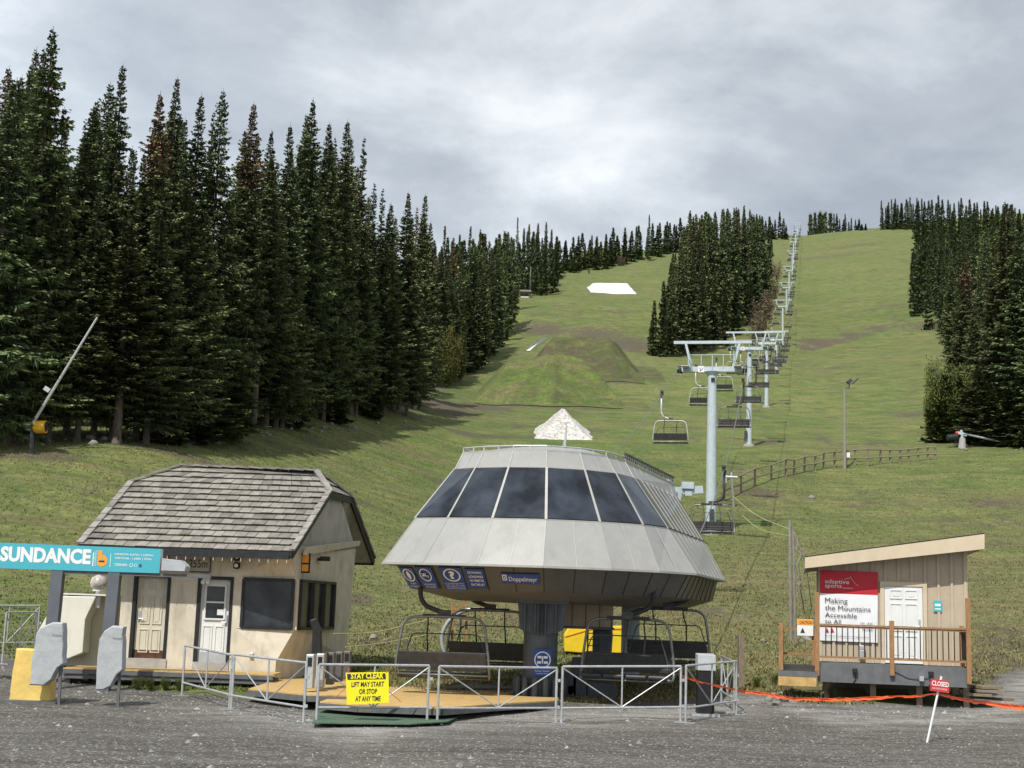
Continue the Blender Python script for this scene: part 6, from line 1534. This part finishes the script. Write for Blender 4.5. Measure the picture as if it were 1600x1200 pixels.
for px,tp,yb in ((1530,570,694),(1500,590,690),(1550,600,696),(1580,610,696),(1600,590,698),(1515,620,692),(1480,585,690),(1565,640,697),(1630,560,700),(1466,600,690),(1486,560,680)):
    conifer(px,tp,ground(px,yb),NEAR[4],'young low spruce at the foot of the right forest','young spruces at the foot of the right forest',wide=1.6)
# sort by apparent size; the 300 largest are individuals
treelist=[t for t in treelist if t['h']>3]
treelist.sort(key=lambda t:-t['h']*1./t['b'].y)
ind=treelist[:298]; rest=treelist[298:]
for t in ind: emit(t)
print('trees',len(treelist),'individual',len(ind))
if rest:
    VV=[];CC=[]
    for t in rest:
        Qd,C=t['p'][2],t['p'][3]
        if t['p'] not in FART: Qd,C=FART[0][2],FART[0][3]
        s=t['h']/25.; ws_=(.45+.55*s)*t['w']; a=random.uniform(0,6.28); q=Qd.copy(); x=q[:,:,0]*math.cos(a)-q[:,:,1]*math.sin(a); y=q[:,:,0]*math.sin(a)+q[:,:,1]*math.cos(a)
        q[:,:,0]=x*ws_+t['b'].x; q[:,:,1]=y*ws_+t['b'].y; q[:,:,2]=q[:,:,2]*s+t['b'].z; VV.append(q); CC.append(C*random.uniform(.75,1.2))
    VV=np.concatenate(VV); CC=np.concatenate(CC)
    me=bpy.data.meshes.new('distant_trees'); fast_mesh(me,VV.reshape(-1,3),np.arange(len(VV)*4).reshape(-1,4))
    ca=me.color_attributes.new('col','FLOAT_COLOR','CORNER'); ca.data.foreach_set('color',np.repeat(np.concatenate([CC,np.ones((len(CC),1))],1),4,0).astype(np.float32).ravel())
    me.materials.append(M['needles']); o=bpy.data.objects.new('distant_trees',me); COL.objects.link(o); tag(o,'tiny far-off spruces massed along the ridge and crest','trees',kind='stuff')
# --- leafy shrubs
def shrub_mesh(sd,Hs=6.,Rs=2.,n=1500,c0=(.10,.125,.03),c1=(.17,.17,.05),lf=.14):
    r=np.random.default_rng(sd); tm=MB(); tips=[]
    for i in range(9):
        a=r.uniform(0,6.28); l=r.uniform(.6,1.)*Rs*.6; h=Hs*r.uniform(.6,.98); tips.append((math.cos(a)*l,math.sin(a)*l,h)); tm.tube([(0,0,-.2),(math.cos(a)*l*.3,math.sin(a)*l*.3,h*.4),tips[-1]],[.09,.06,.012],5,cap=False)
    k=r.integers(0,9,n); T_=np.array(tips)[k]; f=r.uniform(.15,1.,n)[:,None]; p=T_*f; p[:,:2]+=r.normal(0,.30*Rs*.6,(n,2))*(1.15-np.abs(f-.5)); p[:,2]+=r.normal(0,.3,n)
    d=r.normal(0,1,(n,3)); d/=np.linalg.norm(d,axis=1)[:,None]; e=np.cross(d,r.normal(0,1,(n,3))); e/=np.linalg.norm(e,axis=1)[:,None]; s=(lf*r.uniform(.6,1.4,n))[:,None]
    Q_=np.stack([p-d*s,p+e*s*.6,p+d*s,p-e*s*.6],1); t=r.random(n)[:,None]; C=(np.array(c0)*(1-t)+np.array(c1)*t)*r.uniform(.6,1.2,n)[:,None]
    me=bpy.data.meshes.new('foliage'); fast_mesh(me,Q_.reshape(-1,3),np.arange(n*4).reshape(-1,4)); ca=me.color_attributes.new('col','FLOAT_COLOR','CORNER'); ca.data.foreach_set('color',np.repeat(np.concatenate([C,np.ones((n,1))],1),4,0).astype(np.float32).ravel()); me.materials.append(M['leaf'])
    tme=bpy.data.meshes.new('stem'); tme.from_pydata(tm.v,[],tm.f); tme.materials.append(M['bark']); return me,tme
SHR=[shrub_mesh(1,n=5200,lf=.085),shrub_mesh(2,n=5200,lf=.085,c0=(.075,.10,.025),c1=(.13,.15,.04)),shrub_mesh(3,n=1100,c0=(.13,.095,.06),c1=(.19,.15,.10),lf=.11)]
def shrub(px,tp,yb,k,label,group,w=1.):
    b=ground(px,yb); t=at(px,tp,b.y); s=(t.z-b.z)/6.; root=empty('shrub',b,label,'shrub',group,rz=random.uniform(0,6)); root.scale=(s*w,s*w,s)
    for nm,me in zip(('foliage','stem'),SHR[k]): o=bpy.data.objects.new(nm,me); COL.objects.link(o); o.parent=root
for px,tp,yb,w in ((690,505,605,.8),(705,520,602,.9),(718,540,596,.8),(678,540,610,.8),(698,555,606,1.)): shrub(px,tp,yb,0,'yellow-green leafy tree at the edge of the second stand','yellow-green leafy trees beside the second stand',w)
for px,tp,yb,w in ((1466,552,690,.6),(1478,560,690,.7),(1455,610,690,.6),(1488,600,690,.8),(1505,565,688,.8)): shrub(px,tp,yb,1,'green leafy bush behind the pale light pole','green leafy bushes at the foot of the right forest',w)
for px,tp,yb,w in ((1190,462,528,1.3),(1200,450,500,1.2),(1210,430,470,1.2),(1180,490,540,1.2),(1214,405,440,1.2)): shrub(px,tp,yb,2,'brown bare shrub on the right side of the spruce clump','brown shrubs beside the spruce clump',w)
for px,tp,yb,w in ((968,397,416,1.3),(920,418,428,1.2),(974,400,416,1.1)): shrub(px,tp,yb,2,'brown shrub below the far left ridge trees','brown shrubs below the far left ridge',w)
# weeds at the deck edge
for i,(px,yb) in enumerate(((215,1078),(235,1080),(258,1079),(280,1080),(140,1065),(165,1070),(530,1070),(1300,1093),(1390,1096),(1440,1096),(1180,1075),(1210,1070))):
    b=ground(px,yb); root=empty('weed',b,'low green weed clump at the gravel edge','weed','weeds along the gravel edge',rz=i); s=.055; root.scale=(s*1.9,s*1.5,s)
    for nm,me in zip(('foliage','stem'),SHR[1]): o=bpy.data.objects.new(nm,me); COL.objects.link(o); o.parent=root
# ================================================================== LIGHT AND SKY
sv=Vector((-.32,-.74,1.02)).normalized(); elev=math.asin(sv.z); azs=math.atan2(sv.x,sv.y)
sun=bpy.data.lights.new('sun','SUN'); sun.energy=4.3; sun.angle=math.radians(.6); sun.color=(1,.955,.88); so2=bpy.data.objects.new('sun',sun); COL.objects.link(so2); so2.rotation_euler=(-sv).to_track_quat('-Z','Y').to_euler()
wd_=bpy.data.worlds.new('World'); scn.world=wd_; wd_.use_nodes=True; nt=wd_.node_tree; nt.nodes.clear(); L=nt.links.new
out=N(nt,'ShaderNodeOutputWorld'); bg1=N(nt,'ShaderNodeBackground'); bg2=N(nt,'ShaderNodeBackground'); mx=N(nt,'ShaderNodeMixShader')
sk=N(nt,'ShaderNodeTexSky'); sk.sky_type='NISHITA'; sk.sun_disc=False; sk.sun_elevation=elev; sk.sun_rotation=azs; L(sk.outputs[0],bg1.inputs[0]); bg1.inputs[1].default_value=.12
tc=N(nt,'ShaderNodeTexCoord'); sp=N(nt,'ShaderNodeSeparateXYZ'); L(tc.outputs['Generated'],sp.inputs[0])
# project the view direction onto a cloud deck
mz=N(nt,'ShaderNodeMath',operation='MAXIMUM'); L(sp.outputs['Z'],mz.inputs[0]); mz.inputs[1].default_value=.03
ad=N(nt,'ShaderNodeMath',operation='ADD'); L(mz.outputs[0],ad.inputs[0]); ad.inputs[1].default_value=.22
cb_=N(nt,'ShaderNodeCombineXYZ')
for k,nm in enumerate(('X','Y')):
    d_=N(nt,'ShaderNodeMath',operation='DIVIDE'); L(sp.outputs[nm],d_.inputs[0]); L(ad.outputs[0],d_.inputs[1]); L(d_.outputs[0],cb_.inputs[k])
def wn(sc,det,ro,off,dist=0):
    mp=N(nt,'ShaderNodeMapping'); mp.inputs['Location'].default_value=off; L(cb_.outputs[0],mp.inputs[0]); n_=N(nt,'ShaderNodeTexNoise'); n_.inputs['Scale'].default_value=sc; n_.inputs['Detail'].default_value=det; n_.inputs['Roughness'].default_value=ro; n_.inputs['Distortion'].default_value=dist; L(mp.outputs[0],n_.inputs[0]); return n_.outputs['Fac']
n1=wn(1.1,7,.52,(3.2,1.4,0),.3); n2=wn(2.9,9,.60,(7.,2.,0),.25)
a_=N(nt,'ShaderNodeMath',operation='MULTIPLY_ADD'); L(n2,a_.inputs[0]); a_.inputs[1].default_value=.62; L(n1,a_.inputs[2])
cr=N(nt,'ShaderNodeValToRGB'); L(a_.outputs[0],cr.inputs[0]); e=cr.color_ramp.elements
e[0].position=.64; e[0].color=(.38,.42,.475,1); e[1].position=1.0; e[1].color=(.90,.93,.96,1); x=e.new(.77); x.color=(.49,.535,.585,1); x=e.new(.87); x.color=(.66,.70,.745,1)
# brighter towards the horizon and the left
hz=N(nt,'ShaderNodeMapRange'); L(sp.outputs['Z'],hz.inputs[0]); hz.inputs[1].default_value=.24; hz.inputs[2].default_value=.48; hz.inputs[3].default_value=1.2; hz.inputs[4].default_value=1.0
lf_=N(nt,'ShaderNodeMapRange'); L(sp.outputs['X'],lf_.inputs[0]); lf_.inputs[1].default_value=-.34; lf_.inputs[2].default_value=-.08; lf_.inputs[3].default_value=1.38; lf_.inputs[4].default_value=1.
mm2=N(nt,'ShaderNodeMath',operation='MULTIPLY'); L(hz.outputs[0],mm2.inputs[0]); L(lf_.outputs[0],mm2.inputs[1])
L(cr.outputs[0],bg2.inputs[0]); L(mm2.outputs[0],bg2.inputs[1])
mx.inputs[0].default_value=.90; L(bg1.outputs[0],mx.inputs[1]); L(bg2.outputs[0],mx.inputs[2]); L(mx.outputs[0],out.inputs[0])
